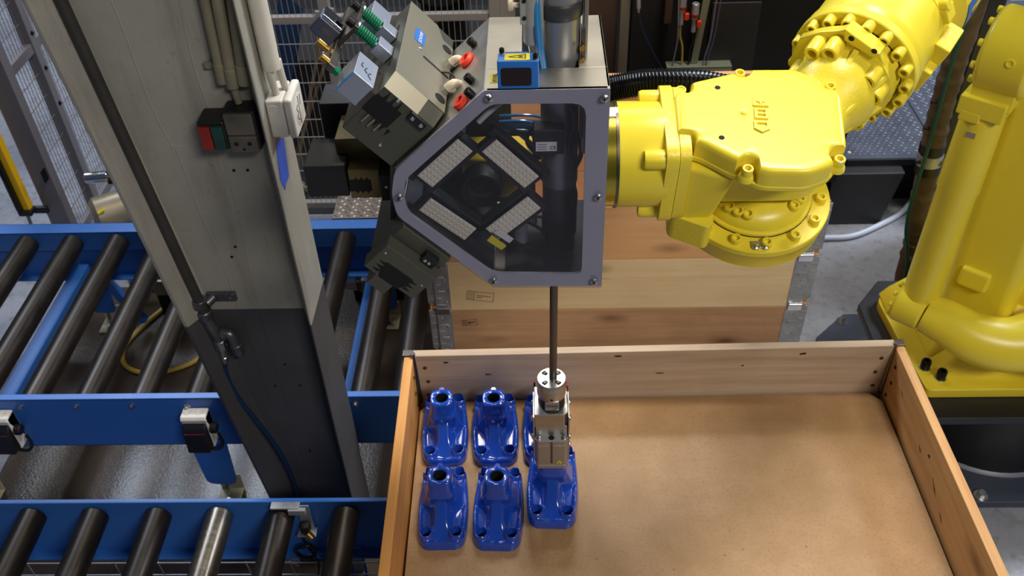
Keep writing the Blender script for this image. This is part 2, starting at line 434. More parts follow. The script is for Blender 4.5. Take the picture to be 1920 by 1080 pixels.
# ---- concrete column, H section, wider towards the top on its left side
def col_section(z):
    l = -0.757 - 0.0993 * z; r = -0.545
    return [(l, 1.600), (l + 0.012, 1.597), (l + 0.051, 1.660), (r - 0.030, 1.660), (r - 0.004, 1.597), (r, 1.600), (r, 1.765), (r - 0.012, 1.775), (l + 0.012, 1.775), (l, 1.765)]
m = MB(); zs = [0.0, 0.4, 0.8, 0.995, 1.2, 1.6, 2.0, 2.4, 2.8]; n = 10
for z in zs: m.v += [(x, y, z) for x, y in col_section(z)]
for k in range(len(zs) - 1):
    for i in range(n): m.f.append((k * n + i, k * n + (i + 1) % n, (k + 1) * n + (i + 1) % n, (k + 1) * n + i))
m.f += [tuple(reversed(range(n))), tuple(range((len(zs) - 1) * n, len(zs) * n))]
column = ob('concrete_column', m, 'painted_concrete', bev=0.004)
tag(column, 'grey concrete column with dark painted foot between the two conveyors', None, None, 'structure')
for pts in ([(-0.801, 1.661, 1.787), (-0.795, 1.661, 1.70), (-0.7925, 1.661, 1.60), (-0.786, 1.661, 1.527), (-0.775, 1.661, 1.475), (-0.765, 1.661, 1.462), (-0.701, 1.661, 1.4646)],
            [(-0.767, 1.661, 1.455), (-0.762, 1.661, 1.387), (-0.758, 1.661, 1.286), (-0.7488, 1.661, 1.2257), (-0.7406, 1.661, 1.13), (-0.738, 1.661, 1.029), (-0.7306, 1.661, 0.884), (-0.7236, 1.661, 0.6845)],
            [(-0.672, 1.661, 1.784), (-0.677, 1.661, 1.709), (-0.679, 1.661, 1.64), (-0.675, 1.661, 1.5685), (-0.672, 1.661, 1.4666), (-0.672, 1.661, 1.37), (-0.675, 1.661, 1.22), (-0.686, 1.661, 1.03), (-0.686, 1.661, 0.766), (-0.678, 1.661, 0.236)]):
    ob('form_seam', MB().tube(pts, 0.0022, 6, 4), 'painted_concrete', column)
sm = [(1.6447, 1.484), (1.700, 1.455), (1.6782, 1.3704), (1.648, 1.372), (1.6323, 1.3657), (1.6157, 1.402), (1.6287, 1.4444)]
ob('paint_smear', MB(Matrix(((0, 0, 1, -0.5452), (1, 0, 0, 0), (0, 1, 0, 0), (0, 0, 0, 1)))).prism(sm, 0, 0.0012), 'blue_paint_smear', column)
for x, z in ((-0.70, 1.19), (-0.655, 1.40), (-0.625, 1.40), (-0.66, 0.80), (-0.70, 0.72), (-0.635, 0.72), (-0.655, 0.45), (-0.715, 1.16)):
    ob('anchor_hole', MB().cyl((x, 1.662, z), (x, 1.6585, z), 0.0035, n=10), 'hole_black', column)

# ---- things on the column
pipe = thing('air_pipe', 'dark iron compressed air pipe running down the left of the column', 'pipe', (-0.80, 1.65, 0.90))
ob('riser', MB().cyl((-0.9475, 1.638, 2.5), (-0.813, 1.638, 1.0), 0.0125, n=16), 'iron_pipe', pipe)
ob('wall_bracket', MB().box((-0.765, 1.655, 1.042), (0.07, 0.010, 0.026)).cyl((-0.785, 1.655, 1.042), (-0.80, 1.635, 1.035), 0.012).lathe([(0.0165, -0.012), (0.0185, -0.012), (0.0185, 0.012), (0.0165, 0.012)], 20, frame_to((-0.8165, 1.638, 1.037), (-0.09, 0, -1))), 'pipe_fitting', pipe, bev=0.002)
ob('bracket_bolt', hexbolt(0.006, 0.008), 'pipe_fitting', pipe, frame_to((-0.742, 1.650, 1.042), (0, -1, 0)))
tee = ob('tee_fitting', MB().cyl((-0.813, 1.638, 1.012), (-0.812, 1.638, 0.985), 0.019, n=18, ch=0.003).cyl((-0.812, 1.638, 0.99), (-0.796, 1.634, 0.915), 0.0155, n=18)
         .cyl((-0.803, 1.637, 0.935), (-0.776, 1.637, 0.935), 0.014, n=16).lathe([(0.018, -0.006), (0.018, 0.006)], 16, frame_to((-0.780, 1.637, 0.935), (1, 0, 0)))
         .tube([(-0.782, 1.637, 0.935), (-0.768, 1.636, 0.934), (-0.761, 1.635, 0.920), (-0.7595, 1.635, 0.895)], 0.0145, 14, 5), 'pipe_fitting', pipe)
ob('drain_cap', MB().cyl((-0.7595, 1.635, 0.902), (-0.757, 1.635, 0.868), 0.0165, n=8, ch=0.003).cyl((-0.757, 1.635, 0.87), (-0.756, 1.635, 0.858), 0.011, n=12), 'pipe_fitting', pipe)
ob('hose_coupling', MB().cyl((-0.796, 1.634, 0.92), (-0.7955, 1.634, 0.888), 0.017, n=8, ch=0.003).cyl((-0.7955, 1.634, 0.888), (-0.797, 1.634, 0.862), 0.012, n=14).cyl((-0.797, 1.634, 0.862), (-0.80, 1.634, 0.838), 0.0105, n=14, ch=0.003), 'zinc_screw', pipe)
hz = tag(ob('air_hose', MB().tube([(-0.80, 1.634, 0.845), (-0.807, 1.632, 0.79), (-0.795, 1.632, 0.70), (-0.757, 1.632, 0.58), (-0.728, 1.634, 0.46), (-0.718, 1.636, 0.34), (-0.722, 1.636, 0.20), (-0.735, 1.62, 0.02)], 0.0065, 10, 8), 'hose_blue'),
         'thin dark blue air hose hanging down the column front', 'hose')

cd = thing('conduit_bundle', 'three grimy beige conduits ending above the column socket', 'conduit', (-0.60, 1.64, 1.62))
for x0, x1, rr, zb in ((-0.618, -0.624, 0.0105, 1.625), (-0.594, -0.605, 0.0125, 1.615), (-0.564, -0.580, 0.0135, 1.622)):
    c_ = ob('conduit', MB().cyl((x0 + (x0 - x1) * 4, 1.645, 2.45), (x1, 1.645, zb), rr, n=16), 'conduit_beige', cd)
    ob('coupler', MB().cyl((x1 + (x0 - x1) * 0.22, 1.645, zb + 0.035), (x1, 1.645, zb - 0.008), rr * 1.14, n=16, ch=0.002), 'conduit_beige', c_)
ob('pipe_clip', MB().box((-0.642, 1.654, 1.652), (0.026, 0.006, 0.014)).cyl((-0.648, 1.655, 1.652), (-0.648, 1.648, 1.652), 0.005, n=10), 'conduit_beige', cd)
ob('cable_tail', MB().tube([(-0.605, 1.645, 1.62), (-0.604, 1.645, 1.595), (-0.602, 1.645, 1.572)], 0.0075, 10, 3), 'conduit_beige', cd)

sw = thing('motor_switch', 'red and green push switch in a dirty black case on the column', 'switch', (-0.655, 1.655, 1.50))
ob('case', MB().box((-0.655, 1.630, 1.522), (0.056, 0.06, 0.066)), 'black_plastic', sw, bev=0.005)
ob('red_button', MB().box((-0.668, 1.597, 1.520), (0.023, 0.010, 0.052)), 'red_plastic', sw, bev=0.002)
ob('green_button', MB().box((-0.643, 1.597, 1.520), (0.023, 0.010, 0.052)), 'green_plastic', sw, bev=0.002)
so = thing('power_socket', 'grimy grey power socket beside the red and green switch', 'socket', (-0.600, 1.655, 1.50))
ob('box', MB().box((-0.598, 1.635, 1.526), (0.066, 0.05, 0.090)), 'black_plastic', so, bev=0.004)
cv = ob('cover', MB().box((-0.598, 1.606, 1.545), (0.058, 0.010, 0.048)), 'dirty_plastic', so, bev=0.003)
pl = ob('outlet_plate', MB().box((-0.598, 1.606, 1.500), (0.058, 0.012, 0.038)), 'dirty_plastic', so, bev=0.003)
for dx in (-0.0135, 0.0135): ob('outlet_hole', MB().cyl((-0.598 + dx, 1.6005, 1.503), (-0.598 + dx, 1.5990, 1.503), 0.0045, n=12), 'hole_black', pl)
ob('outlet_hole', MB().cyl((-0.598, 1.6005, 1.490), (-0.598, 1.599, 1.490), 0.003, n=10), 'hole_black', pl)

jb = thing('junction_box', 'white plastic junction box on the right face of the column', 'junction box', (-0.52, 1.67, 1.50))
ob('box', MB().box((-0.527, 1.672, 1.541), (0.036, 0.088, 0.086)), 'white_plastic', jb, bev=0.005)
lid = ob('lid', MB().box((-0.499, 1.672, 1.541), (0.018, 0.092, 0.090)), 'white_plastic', jb, bev=0.006)
ob('lid_dish', MB().lathe([(0.036, 0), (0.034, 0.0012), (0, 0.0016)], 28, frame_to((-0.4905, 1.672, 1.541), (1, 0, 0))), 'white_plastic', lid)
ob('handwriting', MB().tube([(-0.489, 1.690, 1.565), (-0.489, 1.682, 1.545)], 0.0009, 5, 2).tube([(-0.489, 1.672, 1.57), (-0.489, 1.668, 1.51)], 0.0009, 5, 2).tube([(-0.489, 1.662, 1.555), (-0.489, 1.652, 1.55), (-0.489, 1.66, 1.54), (-0.489, 1.650, 1.532), (-0.489, 1.662, 1.522)], 0.0009, 5, 4), 'ink_black', lid)
for dz in (0.022, -0.018): ob('knockout', MB().lathe([(0.0115, 0), (0.0108, 0.0012), (0.0098, 0.0004), (0, 0.0004)], 22, frame_to((-0.530, 1.6278, 1.541 + dz), (0, -1, 0))), 'white_plastic', jb)
jc = thing('wall_conduit', 'painted white conduit above the white junction box', 'conduit', (-0.525, 1.66, 1.62))
ob('pipe', MB().cyl((-0.524, 1.66, 2.5), (-0.524, 1.66, 1.640), 0.0185, n=20).cyl((-0.527, 1.700, 2.5), (-0.527, 1.700, 1.66), 0.010, n=14), 'conduit_white', jc)
for dx, dy in ((-0.004, -0.008), (0.010, 0.016)): ob('cable', MB().tube([(-0.524 + dx, 1.66 + dy, 1.65), (-0.523 + dx, 1.662 + dy, 1.61), (-0.521 + dx, 1.664 + dy, 1.583)], 0.0075, 10, 4), 'conduit_white', jc)

# ================================================================== WIRE FENCES
def wires(p0, p1, z0, z1, sp, sph, rv=0.0013):
    """welded mesh between two upright lines; sp = spacing of uprights, sph = spacing of cross wires"""
    p0, p1 = Vector(p0), Vector(p1); L = (p1 - p0).length; d = (p1 - p0) / L; m = MB(); k = int(L / sp)
    for i in range(1, k):
        q = p0 + d * (L * i / k); m.cyl((q.x, q.y, z0), (q.x, q.y, z1), rv, n=4)
    j = int((z1 - z0) / sph)
    for i in range(1, j):
        z = z0 + (z1 - z0) * i / j; m.cyl((p0.x, p0.y, z), (p1.x, p1.y, z), rv * 1.35, n=4)
    return m
def bar(p0, p1, w, h):
    p0, p1 = Vector(p0), Vector(p1); d = p1 - p0
    return MB(frame_to(p0, d, (0, 0, 1) if abs(d.normalized().z) < 0.9 else (1, 0, 0))).box((0, 0, d.length / 2), (h, w, d.length))
FY = 3.35
bf = thing('guard_fence', 'grey wire mesh guard fence behind the blue roller conveyor', 'fence', (-0.9, FY, 0))
for x in (-1.42, -0.805, -0.155): ob('post', bar((x, FY, 0), (x, FY, 1.75), 0.042, 0.042), 'grey_paint', bf, bev=0.003)
ob('corner_post', bar((-0.105, FY + 0.02, 0), (-0.105, FY + 0.02, 1.75), 0.06, 0.06), 'grey_paint', bf, bev=0.003)
for a, b_ in ((-1.40, -0.826), (-0.784, -0.176)):
    for z in (0.095, 0.968, 1.70): ob('rail', bar((a, FY, z), (b_, FY, z), 0.03, 0.03), 'grey_paint', bf, bev=0.002)
    tag(ob('mesh_panel', wires((a, FY - 0.012, 0), (b_, FY - 0.012, 0), 0.11, 0.955, 0.0225, 0.083), 'wire_grey', bf), 'welded wire mesh')
    tag(ob('mesh_panel', wires((a, FY - 0.012, 0), (b_, FY - 0.012, 0), 0.98, 1.69, 0.0225, 0.083), 'wire_grey', bf), 'welded wire mesh')
for x, z in ((-0.83, 0.83), (-0.83, 1.0), (-0.775, 1.01)): ob('mesh_clip', MB().box((x, FY - 0.02, z), (0.02, 0.012, 0.02)), 'wire_grey', bf, bev=0.003)

LX = -2.0
lf = thing('side_fence', 'dark grey mesh fence with wide posts left of the column', 'fence', (LX, 3.4, 0))
ob('wide_post', bar((LX, 3.09, 0), (LX, 3.09, 1.75), 0.05, 0.085), 'fence_dark', lf, bev=0.003)
ob('post', bar((LX, 3.36, 0), (LX, 3.36, 1.75), 0.045, 0.045), 'fence_dark', lf, bev=0.003)
ob('post', bar((LX, 4.4, 0), (LX, 4.4, 1.75), 0.045, 0.045), 'fence_dark', lf, bev=0.003)
for a, b_ in ((3.13, 3.34), (3.38, 4.38)):
    for z in (0.10, 0.875, 1.70): ob('rail', bar((LX, a, z), (LX, b_, z), 0.03, 0.04), 'fence_dark', lf, bev=0.002)
    tag(ob('mesh_panel', wires((LX, a, 0), (LX, b_, 0), 0.12, 0.86, 0.0225, 0.083), 'fence_dark', lf), 'welded wire mesh')
    tag(ob('mesh_panel', wires((LX, a, 0), (LX, b_, 0), 0.89, 1.69, 0.0225, 0.083), 'fence_dark', lf), 'welded wire mesh')
ob('post_label', MB().box((LX + 0.030, 3.05, 0.47), (0.006, 0.035, 0.05)), 'black_gloss', lf, bev=0.001)
for y_, z in ((3.34, 0.93), (3.34, 0.78), (3.34, 0.62)): ob('bolt', hexbolt(0.006, 0.008), 'black_screw', lf, frame_to((LX + 0.023, 3.36, z), (1, 0, 0)))
lc = thing('light_curtain', 'yellow safety light curtain post at the left edge', 'light curtain', (-2.09, 2.99, 0.30))
ob('housing', MB().box((-2.075, 3.02, 0.78), (0.028, 0.035, 0.90)), 'safety_yellow', lc, bev=0.004)
ob('lens_strip', MB().box((-2.097, 3.00, 0.78), (0.018, 0.035, 0.88)), 'black_gloss', lc, bev=0.003)
ob('end_clamp', MB().box((-2.08, 3.01, 0.325), (0.055, 0.05, 0.022)).box((-2.04, 3.04, 0.31), (0.06, 0.02, 0.03)), 'black_plastic', lc, bev=0.004)
ob('stand', MB().cyl((-2.10, 3.0, 0.0), (-2.085, 3.01, 0.32), 0.007, n=10), 'fence_dark', lc)

# ================================================================== BACKGROUND MACHINERY
kb = thing('control_cabinet', 'black control cabinet behind the far pallet box', 'cabinet', (0.78, 3.6, 0))
ob('body', MB().box((0.80, 3.62, 0.75), (0.88, 0.70, 1.5)), 'cabinet_black', kb, bev=0.006)
dr = ob('door', MB().box((0.93, 3.255, 0.84), (0.66, 0.03, 1.20)), 'cabinet_black', kb, bev=0.004)
ob('door_panel', MB().box((0.74, 3.236, 0.90), (0.18, 0.010, 0.30)), 'cabinet_charcoal', dr, bev=0.003)
ob('hinge_strip', MB().box((0.492, 3.25, 1.08), (0.028, 0.03, 0.22)), 'cabinet_brown', kb, bev=0.003)
br = thing('sheet_panel', 'dark brown sheet panel in a beige frame behind the tool head', 'panel', (0.22, 3.3, 0))
ob('sheet', MB().box((0.16, 3.31, 0.75), (0.30, 0.03, 1.5)), 'cabinet_brown', br, bev=0.003)
ob('frame_post', MB().box((0.336, 3.30, 0.75), (0.036, 0.05, 1.5)), 'frame_beige', br, bev=0.003)
ob('frame_post', MB().box((0.00, 3.30, 0.75), (0.036, 0.05, 1.5)), 'frame_beige', br, bev=0.003)
ts = thing('cable_bracket', 'grey T-shaped bracket in front of the black cabinet', 'bracket', (0.62, 3.2, 0.80))
ob('upright', bar((0.600, 3.21, 0.82), (0.655, 3.21, 1.5), 0.014, 0.026), 'lamp_grey', ts, bev=0.002)
ob('cross_bar', MB().box((0.618, 3.205, 0.818), (0.245, 0.05, 0.006)).box((0.618, 3.182, 0.808), (0.245, 0.004, 0.024)), 'lamp_grey', ts, bev=0.001)
for i, (x, z0, col, tip) in enumerate(((0.535, 1.035, 'hose_yellow', (0.552, 0.80)), (0.583, 1.005, 'black_rubber', (0.578, 0.80)))):
    cn = thing('plug_connector', ('grey plug with red clip and yellow cable on the cabinet front', 'grey plug with red clip and black cable beside the T-shaped bracket')[i], 'connector', (x, 3.2, z0), 'red-clip plugs on the black cabinet')
    ob('body', MB().cyl((x, 3.2, z0 + 0.06), (x, 3.2, z0), 0.014, n=14, ch=0.002).cyl((x, 3.2, z0), (x, 3.2, z0 - 0.05), 0.009, n=12), 'galvanised', cn)
    ob('collar', MB().cyl((x, 3.2, z0 + 0.02), (x, 3.2, z0 + 0.008), 0.016, n=14), 'red_plastic', cn)
    ob('clip', MB().box((x + 0.018, 3.195, z0 - 0.018), (0.017, 0.014, 0.026)), 'red_rubber', cn, bev=0.003)
    ob('cable', MB().tube([(x, 3.2, z0 - 0.045), (x + 0.002, 3.2, z0 - 0.10), (tip[0], 3.2, 0.86), (tip[0] + 0.005, 3.2, tip[1] - 0.25)], 0.004, 8, 5), col, cn)
pc = thing('sensor_plug', 'metal plug with a thin blue cable beside the beige frame', 'connector', (0.375, 3.2, 1.05))
ob('body', MB().cyl((0.372, 3.2, 1.14), (0.3765, 3.2, 1.05), 0.008, n=12).cyl((0.3765, 3.2, 1.05), (0.378, 3.2, 1.035), 0.0045, n=10), 'galvanised', pc)
ob('cable', MB().tube([(0.378, 3.2, 1.04), (0.395, 3.2, 0.97), (0.438, 3.2, 0.88), (0.490, 3.2, 0.78), (0.53, 3.2, 0.6)], 0.0028, 8, 5), 'hose_blue', pc)
for i, (pts, col, lb) in enumerate((
    ([(0.662, 3.19, 1.25), (0.652, 3.19, 1.05), (0.648, 3.19, 0.93), (0.632, 3.19, 0.82), (0.628, 3.19, 0.6)], 'cable_grey', 'thin grey cable hanging right beside the T-shaped bracket'),
    ([(0.676, 3.19, 1.25), (0.668, 3.19, 1.05), (0.660, 3.19, 0.92), (0.643, 3.19, 0.82), (0.634, 3.19, 0.6)], 'cable_violet', 'thin violet cable hanging beside the T-shaped bracket'),
    ([(0.508, 3.19, 1.25), (0.520, 3.19, 1.05), (0.527, 3.19, 0.93), (0.518, 3.19, 0.82), (0.512, 3.19, 0.6)], 'cable_grey', 'thin grey cable left of the yellow cabinet cable'))):
    tag(ob('thin_cable', MB().tube(pts, 0.0026, 8, 5), col), lb, 'cable')

# tread plate platform on the right
def treads(m, x0, x1, y0, y1, z, sp, ln, w):
    i = 0; y = y0 + sp
    while y < y1 - sp / 2:
        x = x0 + sp * (1 if i % 2 else 0.5)
        j = 0
        while x < x1 - sp / 2:
            a = R(42) if (i + j) % 2 else R(-42)
            c_, s_ = math.cos(a), math.sin(a); T = Matrix(((c_, -s_, 0, x), (s_, c_, 0, y), (0, 0, 1, z), (0, 0, 0, 1)))
            m._add([(-ln, 0, 0), (0, -w, 0), (ln, 0, 0), (0, w, 0), (-ln * 0.5, 0, 0.0022), (ln * 0.5, 0, 0.0022)],
                   [(0, 1, 4), (1, 2, 5), (1, 5, 4), (2, 3, 5), (3, 0, 4), (3, 4, 5)], T)
            x += sp; j += 1
        y += sp * 0.8; i += 1
    return m
pf = thing('tread_platform', 'grey tread plate platform between the robot wrist and the robot base', 'platform', (1.9, 3.9, 0))
ob('plate', MB().box((1.523, 4.0, 0.272), (0.41, 1.30, 0.016)), 'tread_plate', pf)
ob('plate', MB().box((2.42, 4.0, 0.272), (1.372, 1.30, 0.016)), 'tread_plate', pf)
tag(ob('tread_pattern', treads(MB(), 1.325, 1.722, 3.37, 4.62, 0.280, 0.026, 0.012, 0.0042), 'tread_plate', pf), 'raised tread bars', kind='stuff')
tag(ob('tread_pattern', treads(MB(), 1.742, 2.35, 3.37, 4.62, 0.280, 0.026, 0.012, 0.0042), 'tread_plate', pf), 'raised tread bars', kind='stuff')
ob('riser', MB().box((1.8, 3.95, 0.13), (1.0, 1.0, 0.26)), 'cabinet_black', pf)
ob('edge_strip', MB().box((2.2, 3.345, 0.27), (1.75, 0.012, 0.03)), 'pedestal_black', pf, bev=0.002)
tag(ob('black_box', MB().hexa([(1.255, 3.26, 0.0), (1.500, 3.26, 0.0), (1.500, 3.44, 0.0), (1.255, 3.44, 0.0), (1.255, 3.28, 0.255), (1.56, 3.28, 0.255), (1.56, 3.44, 0.255), (1.255, 3.44, 0.255)]), 'cabinet_charcoal', bev=0.006),
    'black trapezoid sheet box below the tread platform edge', 'box')
gp = thing('grey_machine_cover', 'slate grey sheet cover behind the brown hose sleeve', 'cover', (1.75, 3.1, 0))
ob('sheet', MB().hexa([(1.66, 3.02, 0.0), (2.4, 3.02, 0.0), (2.4, 3.20, 0.0), (1.66, 3.20, 0.0), (1.535, 3.02, 1.05), (2.4, 3.02, 1.05), (2.4, 3.20, 1.05), (1.535, 3.20, 1.05)]), 'plate_slate', gp, bev=0.004)
lv = thing('louvre_panel', 'light grey ribbed panel in the top right corner', 'panel', (2.75, 4.8, 0))
ob('frame', MB().box((2.75, 4.80, 0.42), (0.62, 0.5, 0.02)).box((2.75, 4.86, 0.2), (0.62, 0.3, 0.40)), 'grey_paint', lv, bev=0.003)
for i in range(16): ob('rib', MB().cyl((2.47 + i * 0.037, 4.58, 0.435), (2.47 + i * 0.037, 5.03, 0.435), 0.012, n=8), 'grey_paint', lv)

# clutter behind the mesh
tag(ob('blue_sheet', MB().hexa([(-1.35, 3.85, 0.25), (-1.20, 3.85, 0.25), (-1.18, 3.88, 0.25), (-1.35, 3.88, 0.25), (-1.15, 3.98, 0.62), (-1.06, 3.98, 0.70), (-1.06, 4.0, 0.72), (-1.15, 4.0, 0.80)]), 'hose_blue'), 'tilted blue sheet behind the mesh beside the column', 'sheet')
for i, (a, b_, lb) in enumerate((((-0.923, 3.7, 0.735), (-1.16, 3.60, 0.004), 'long thin tan stick leaning behind the mesh'), ((-0.90, 3.72, 0.66), (-1.20, 3.70, 0.004), 'short thin tan stick crossing another behind the mesh'))):
    tag(ob('wood_stick', MB().cyl(a, b_, 0.007, n=8), 'scrap_tan'), lb, 'stick')
tk = thing('dark_machine', 'dark machine casing far behind the mesh fence', 'machine', (-0.7, 4.3, 0))
ob('casing', MB().box((-0.75, 4.35, 0.22), (1.3, 0.6, 0.44)), 'cabinet_black', tk, bev=0.02)
ob('drum', MB().cyl((-0.42, 3.9, 0.9), (-0.42, 4.3, 0.9), 0.16, n=28, ch=0.02), 'cabinet_black', tk)
ob('drum_stand', MB().box((-0.42, 4.1, 0.38), (0.2, 0.2, 0.76)), 'cabinet_black', tk)
for i, (x, y, z, s_, mt, lb) in enumerate(((-1.02, 3.62, 0.30, 0.045, 'red_plastic', 'small dull red scrap part on the dark floor behind the mesh'), (-0.92, 3.60, 0.10, 0.05, 'scrap_tan', 'brown scrap lump on the floor behind the mesh'),
        (-1.12, 3.58, 0.20, 0.035, 'motor_grey', 'small grey fitting behind the mesh near the column'), (-0.78, 3.74, 0.06, 0.06, 'sleeve_brown', 'crumpled brown rag behind the mesh'), (-0.80, 3.60, 0.15, 0.02, 'safety_yellow', 'tiny yellow cap behind the mesh'))):
    m = MB(); rr = random.Random(i)
    pr = [(s_ * 0.7, 0), (s_, s_ * 0.4), (s_ * 0.8, s_ * 0.9), (s_ * 0.35, s_ * 1.15), (0, s_ * 1.2)]
    m.lathe(pr, 9, Matrix.Translation((x, y, 0.004))); m.v = [(a + rr.uniform(-.3, .3) * s_, b_ + rr.uniform(-.3, .3) * s_, max(0.004, c_ + (rr.uniform(-.15, .15) * s_ if c_ > 0.01 else 0))) for a, b_, c_ in m.v]
    tag(ob('scrap_part', m, mt), lb, 'scrap')
wp = thing('worn_step', 'worn brown tread plate step behind the conveyor rail', 'step', (-0.69, 2.9, 0))
ob('plate', MB().box((-0.65, 2.87, 0.445), (0.24, 0.22, 0.010)), 'tread_plate_worn', wp, bev=0.002)
tag(ob('tread_pattern', treads(MB(), -0.77, -0.53, 2.75, 2.985, 0.450, 0.024, 0.011, 0.0045), 'tread_plate_worn', wp), 'raised tread bars', kind='stuff')
ob('pedestal', MB().box((-0.65, 2.88, 0.22), (0.20, 0.16, 0.44)), 'cabinet_black', wp)

# ================================================================== ROLLER CONVEYORS
def roller_mesh(L, r):
    m = MB(); m.lathe([(r * 0.35, -0.012), (r * 0.35, 0), (r * 0.9, 0), (r, 0.004), (r, L - 0.004), (r * 0.9, L), (r * 0.35, L), (r * 0.35, L + 0.012)], 28, frame_to((0, 0, 0), (0, 1, 0)))
    return m.mesh('roller', ang=40)
RZ = 0.457
bc = thing('roller_conveyor', 'blue roller conveyor passing behind the concrete column', 'conveyor', (-1.3, 2.25, 0))
ob('near_rail', MB().box((-1.48, 1.818, 0.395), (2.24, 0.004, 0.21)).box((-1.48, 1.828, 0.498), (2.24, 0.024, 0.004)).box((-1.48, 1.833, 0.292), (2.24, 0.034, 0.004)), 'conveyor_blue', bc, bev=0.0012)
ob('far_rail', MB().box((-1.48, 2.658, 0.497), (2.24, 0.056, 0.006)).box((-1.48, 2.632, 0.457), (2.24, 0.004, 0.084)).box((-1.48, 2.645, 0.4165), (2.24, 0.03, 0.004)).box((-1.48, 2.658, 0.348), (2.24, 0.004, 0.136)).box((-1.48, 2.640, 0.281), (2.24, 0.04, 0.005)).box((-1.48, 2.684, 0.44), (2.24, 0.004, 0.12)), 'conveyor_blue', bc, bev=0.0012)
rm = roller_mesh(0.795, 0.0375)
for i in range(12):
    x = -0.5305 - 0.1667 * i
    if x < -2.55: break
    ob('roller', rm, 'roller_steel', bc, (x, 1.832, RZ))
ob('roller', rm, 'roller_steel', bc, (-0.405, 1.832, RZ))
hb = hexbolt(0.0065, 0.009)
for i in range(12): ob('axle_bolt', hb, 'zinc_screw', bc, frame_to((-0.5305 - 0.1667 * i - 0.015, 1.816, 0.470), (0, -1, 0)))
ob('cross_beam', MB().box((-1.71, 2.245, 0.315), (0.052, 0.80, 0.06)), 'conveyor_blue', bc, bev=0.004)
ob('cross_beam', MB().box((-0.62, 2.245, 0.25), (0.052, 0.80, 0.05)), 'conveyor_blue', bc, bev=0.004)
def leg(x, y, par, s=1):
    T = Matrix(((1, 0, 0, x), (0, 0, -1, y), (0, 1, 0, 0), (0, 0, 0, 1)))
    lg = ob('leg', MB(T).prism(roundpoly([(-0.052, 0.072), (0.045, 0.066), (0.058, 0.33), (-0.062, 0.33)], [0.03, 0.03, 0.004, 0.004], 5), -0.004, 0.004), 'conveyor_blue', par, bev=0.001)
    ob('foot_plate', MB().box((x + 0.01, y - 0.012, 0.009), (0.075, 0.085, 0.008)).box((x + 0.01, y + 0.027, 0.045), (0.075, 0.006, 0.075)), 'foot_zinc', lg, bev=0.002)
    ob('foot_bolt', MB().cyl((x + 0.01, y - 0.01, 0.01), (x + 0.012, y - 0.004, 0.075), 0.006, n=10).lathe([(0.012, 0), (0.012, 0.008)], 6, Matrix.Translation((x + 0.012, y - 0.03, 0.013))), 'zinc_screw', lg)
leg(-1.035, 1.835, bc); leg(-1.845, 1.835, bc); leg(-1.72, 2.672, bc); leg(-0.60, 2.672, bc)
ob('strut', bar((-1.66, 2.64, 0.30), (-1.56, 2.64, 0.05), 0.03, 0.03), 'conveyor_blue', bc)

def isolator(x, label):
    t = thing('isolator_switch', label, 'switch', (x, 1.816, 0.34), 'isolator switches on the conveyor rail')
    ob('base', MB().hexa([(x - 0.040, 1.770, 0.452), (x + 0.036, 1.770, 0.452), (x + 0.036, 1.815, 0.330), (x - 0.040, 1.815, 0.330), (x - 0.040, 1.778, 0.462), (x + 0.036, 1.778, 0.462), (x + 0.036, 1.815, 0.462), (x - 0.040, 1.815, 0.462)]), 'white_plastic', t, bev=0.003)
    ob('base', MB().box((x - 0.002, 1.795, 0.395), (0.076, 0.042, 0.13)), 'white_plastic', t, bev=0.004)
    c_ = ob('front', MB().hexa([(x - 0.036, 1.742, 0.338), (x + 0.032, 1.742, 0.338), (x + 0.034, 1.775, 0.338), (x - 0.038, 1.775, 0.338), (x - 0.036, 1.752, 0.418), (x + 0.032, 1.752, 0.418), (x + 0.034, 1.775, 0.440), (x - 0.038, 1.775, 0.440)]), 'black_plastic', t, bev=0.004)
    ob('red_line', MB().box((x - 0.002, 1.7505, 0.414), (0.060, 0.003, 0.0025)), 'red_dim', c_)
    for dx in (-0.02, 0.016): ob('knockout', MB().lathe([(0.012, 0), (0.011, 0.001), (0.0095, 0.0003), (0, 0.0003)], 18, Matrix.Translation((x + dx, 1.797, 0.4622))), 'white_plastic', t)
    ob('handle', MB().cyl((x + 0.036, 1.785, 0.405), (x + 0.056, 1.785, 0.405), 0.017, n=16, ch=0.003), 'black_plastic', t)
    ob('cable', MB().tube([(x, 1.79, 0.335), (x + 0.012, 1.785, 0.312), (x + 0.04, 1.785, 0.308), (x + 0.052, 1.795, 0.325), (x + 0.045, 1.80, 0.36)], 0.005, 8, 5), 'black_rubber', t)
isolator(-1.020, 'white and dark isolator switch above the blue conveyor leg near the column')
isolator(-1.612, 'white and dark isolator switch cut by the left picture edge')

lcv = thing('roller_conveyor', 'blue roller conveyor in front of the column foot, its rollers cut by the bottom edge', 'conveyor', (-1.2, 1.1, 0))
ob('rear_rail', MB().box((-1.43, 1.450, 0.39), (2.14, 0.004, 0.22)).box((-1.43, 1.455, 0.498), (2.14, 0.012, 0.004)).box((-1.43, 1.435, 0.281), (2.14, 0.034, 0.004)), 'conveyor_blue', lcv, bev=0.0012)
ob('front_rail', MB().box((-1.43, 0.640, 0.39), (2.14, 0.004, 0.22)), 'conveyor_blue', lcv, bev=0.0012)
rm2 = roller_mesh(0.79, 0.0355)
for i, x in enumerate((-0.5175, -0.690, -0.8545, -1.020, -1.1905, -1.3595, -1.528, -1.697)):
    ob('roller', rm2.copy() if i == 2 else rm2, 'roller_steel', lcv, (x, 0.652, RZ))
    if i == 2:
        r_ = lcv.children[-1]; r_.data.materials.clear(); r_.data.materials.append(MATS['roller_bright']); r_['label'] = 'shinier worn roller'
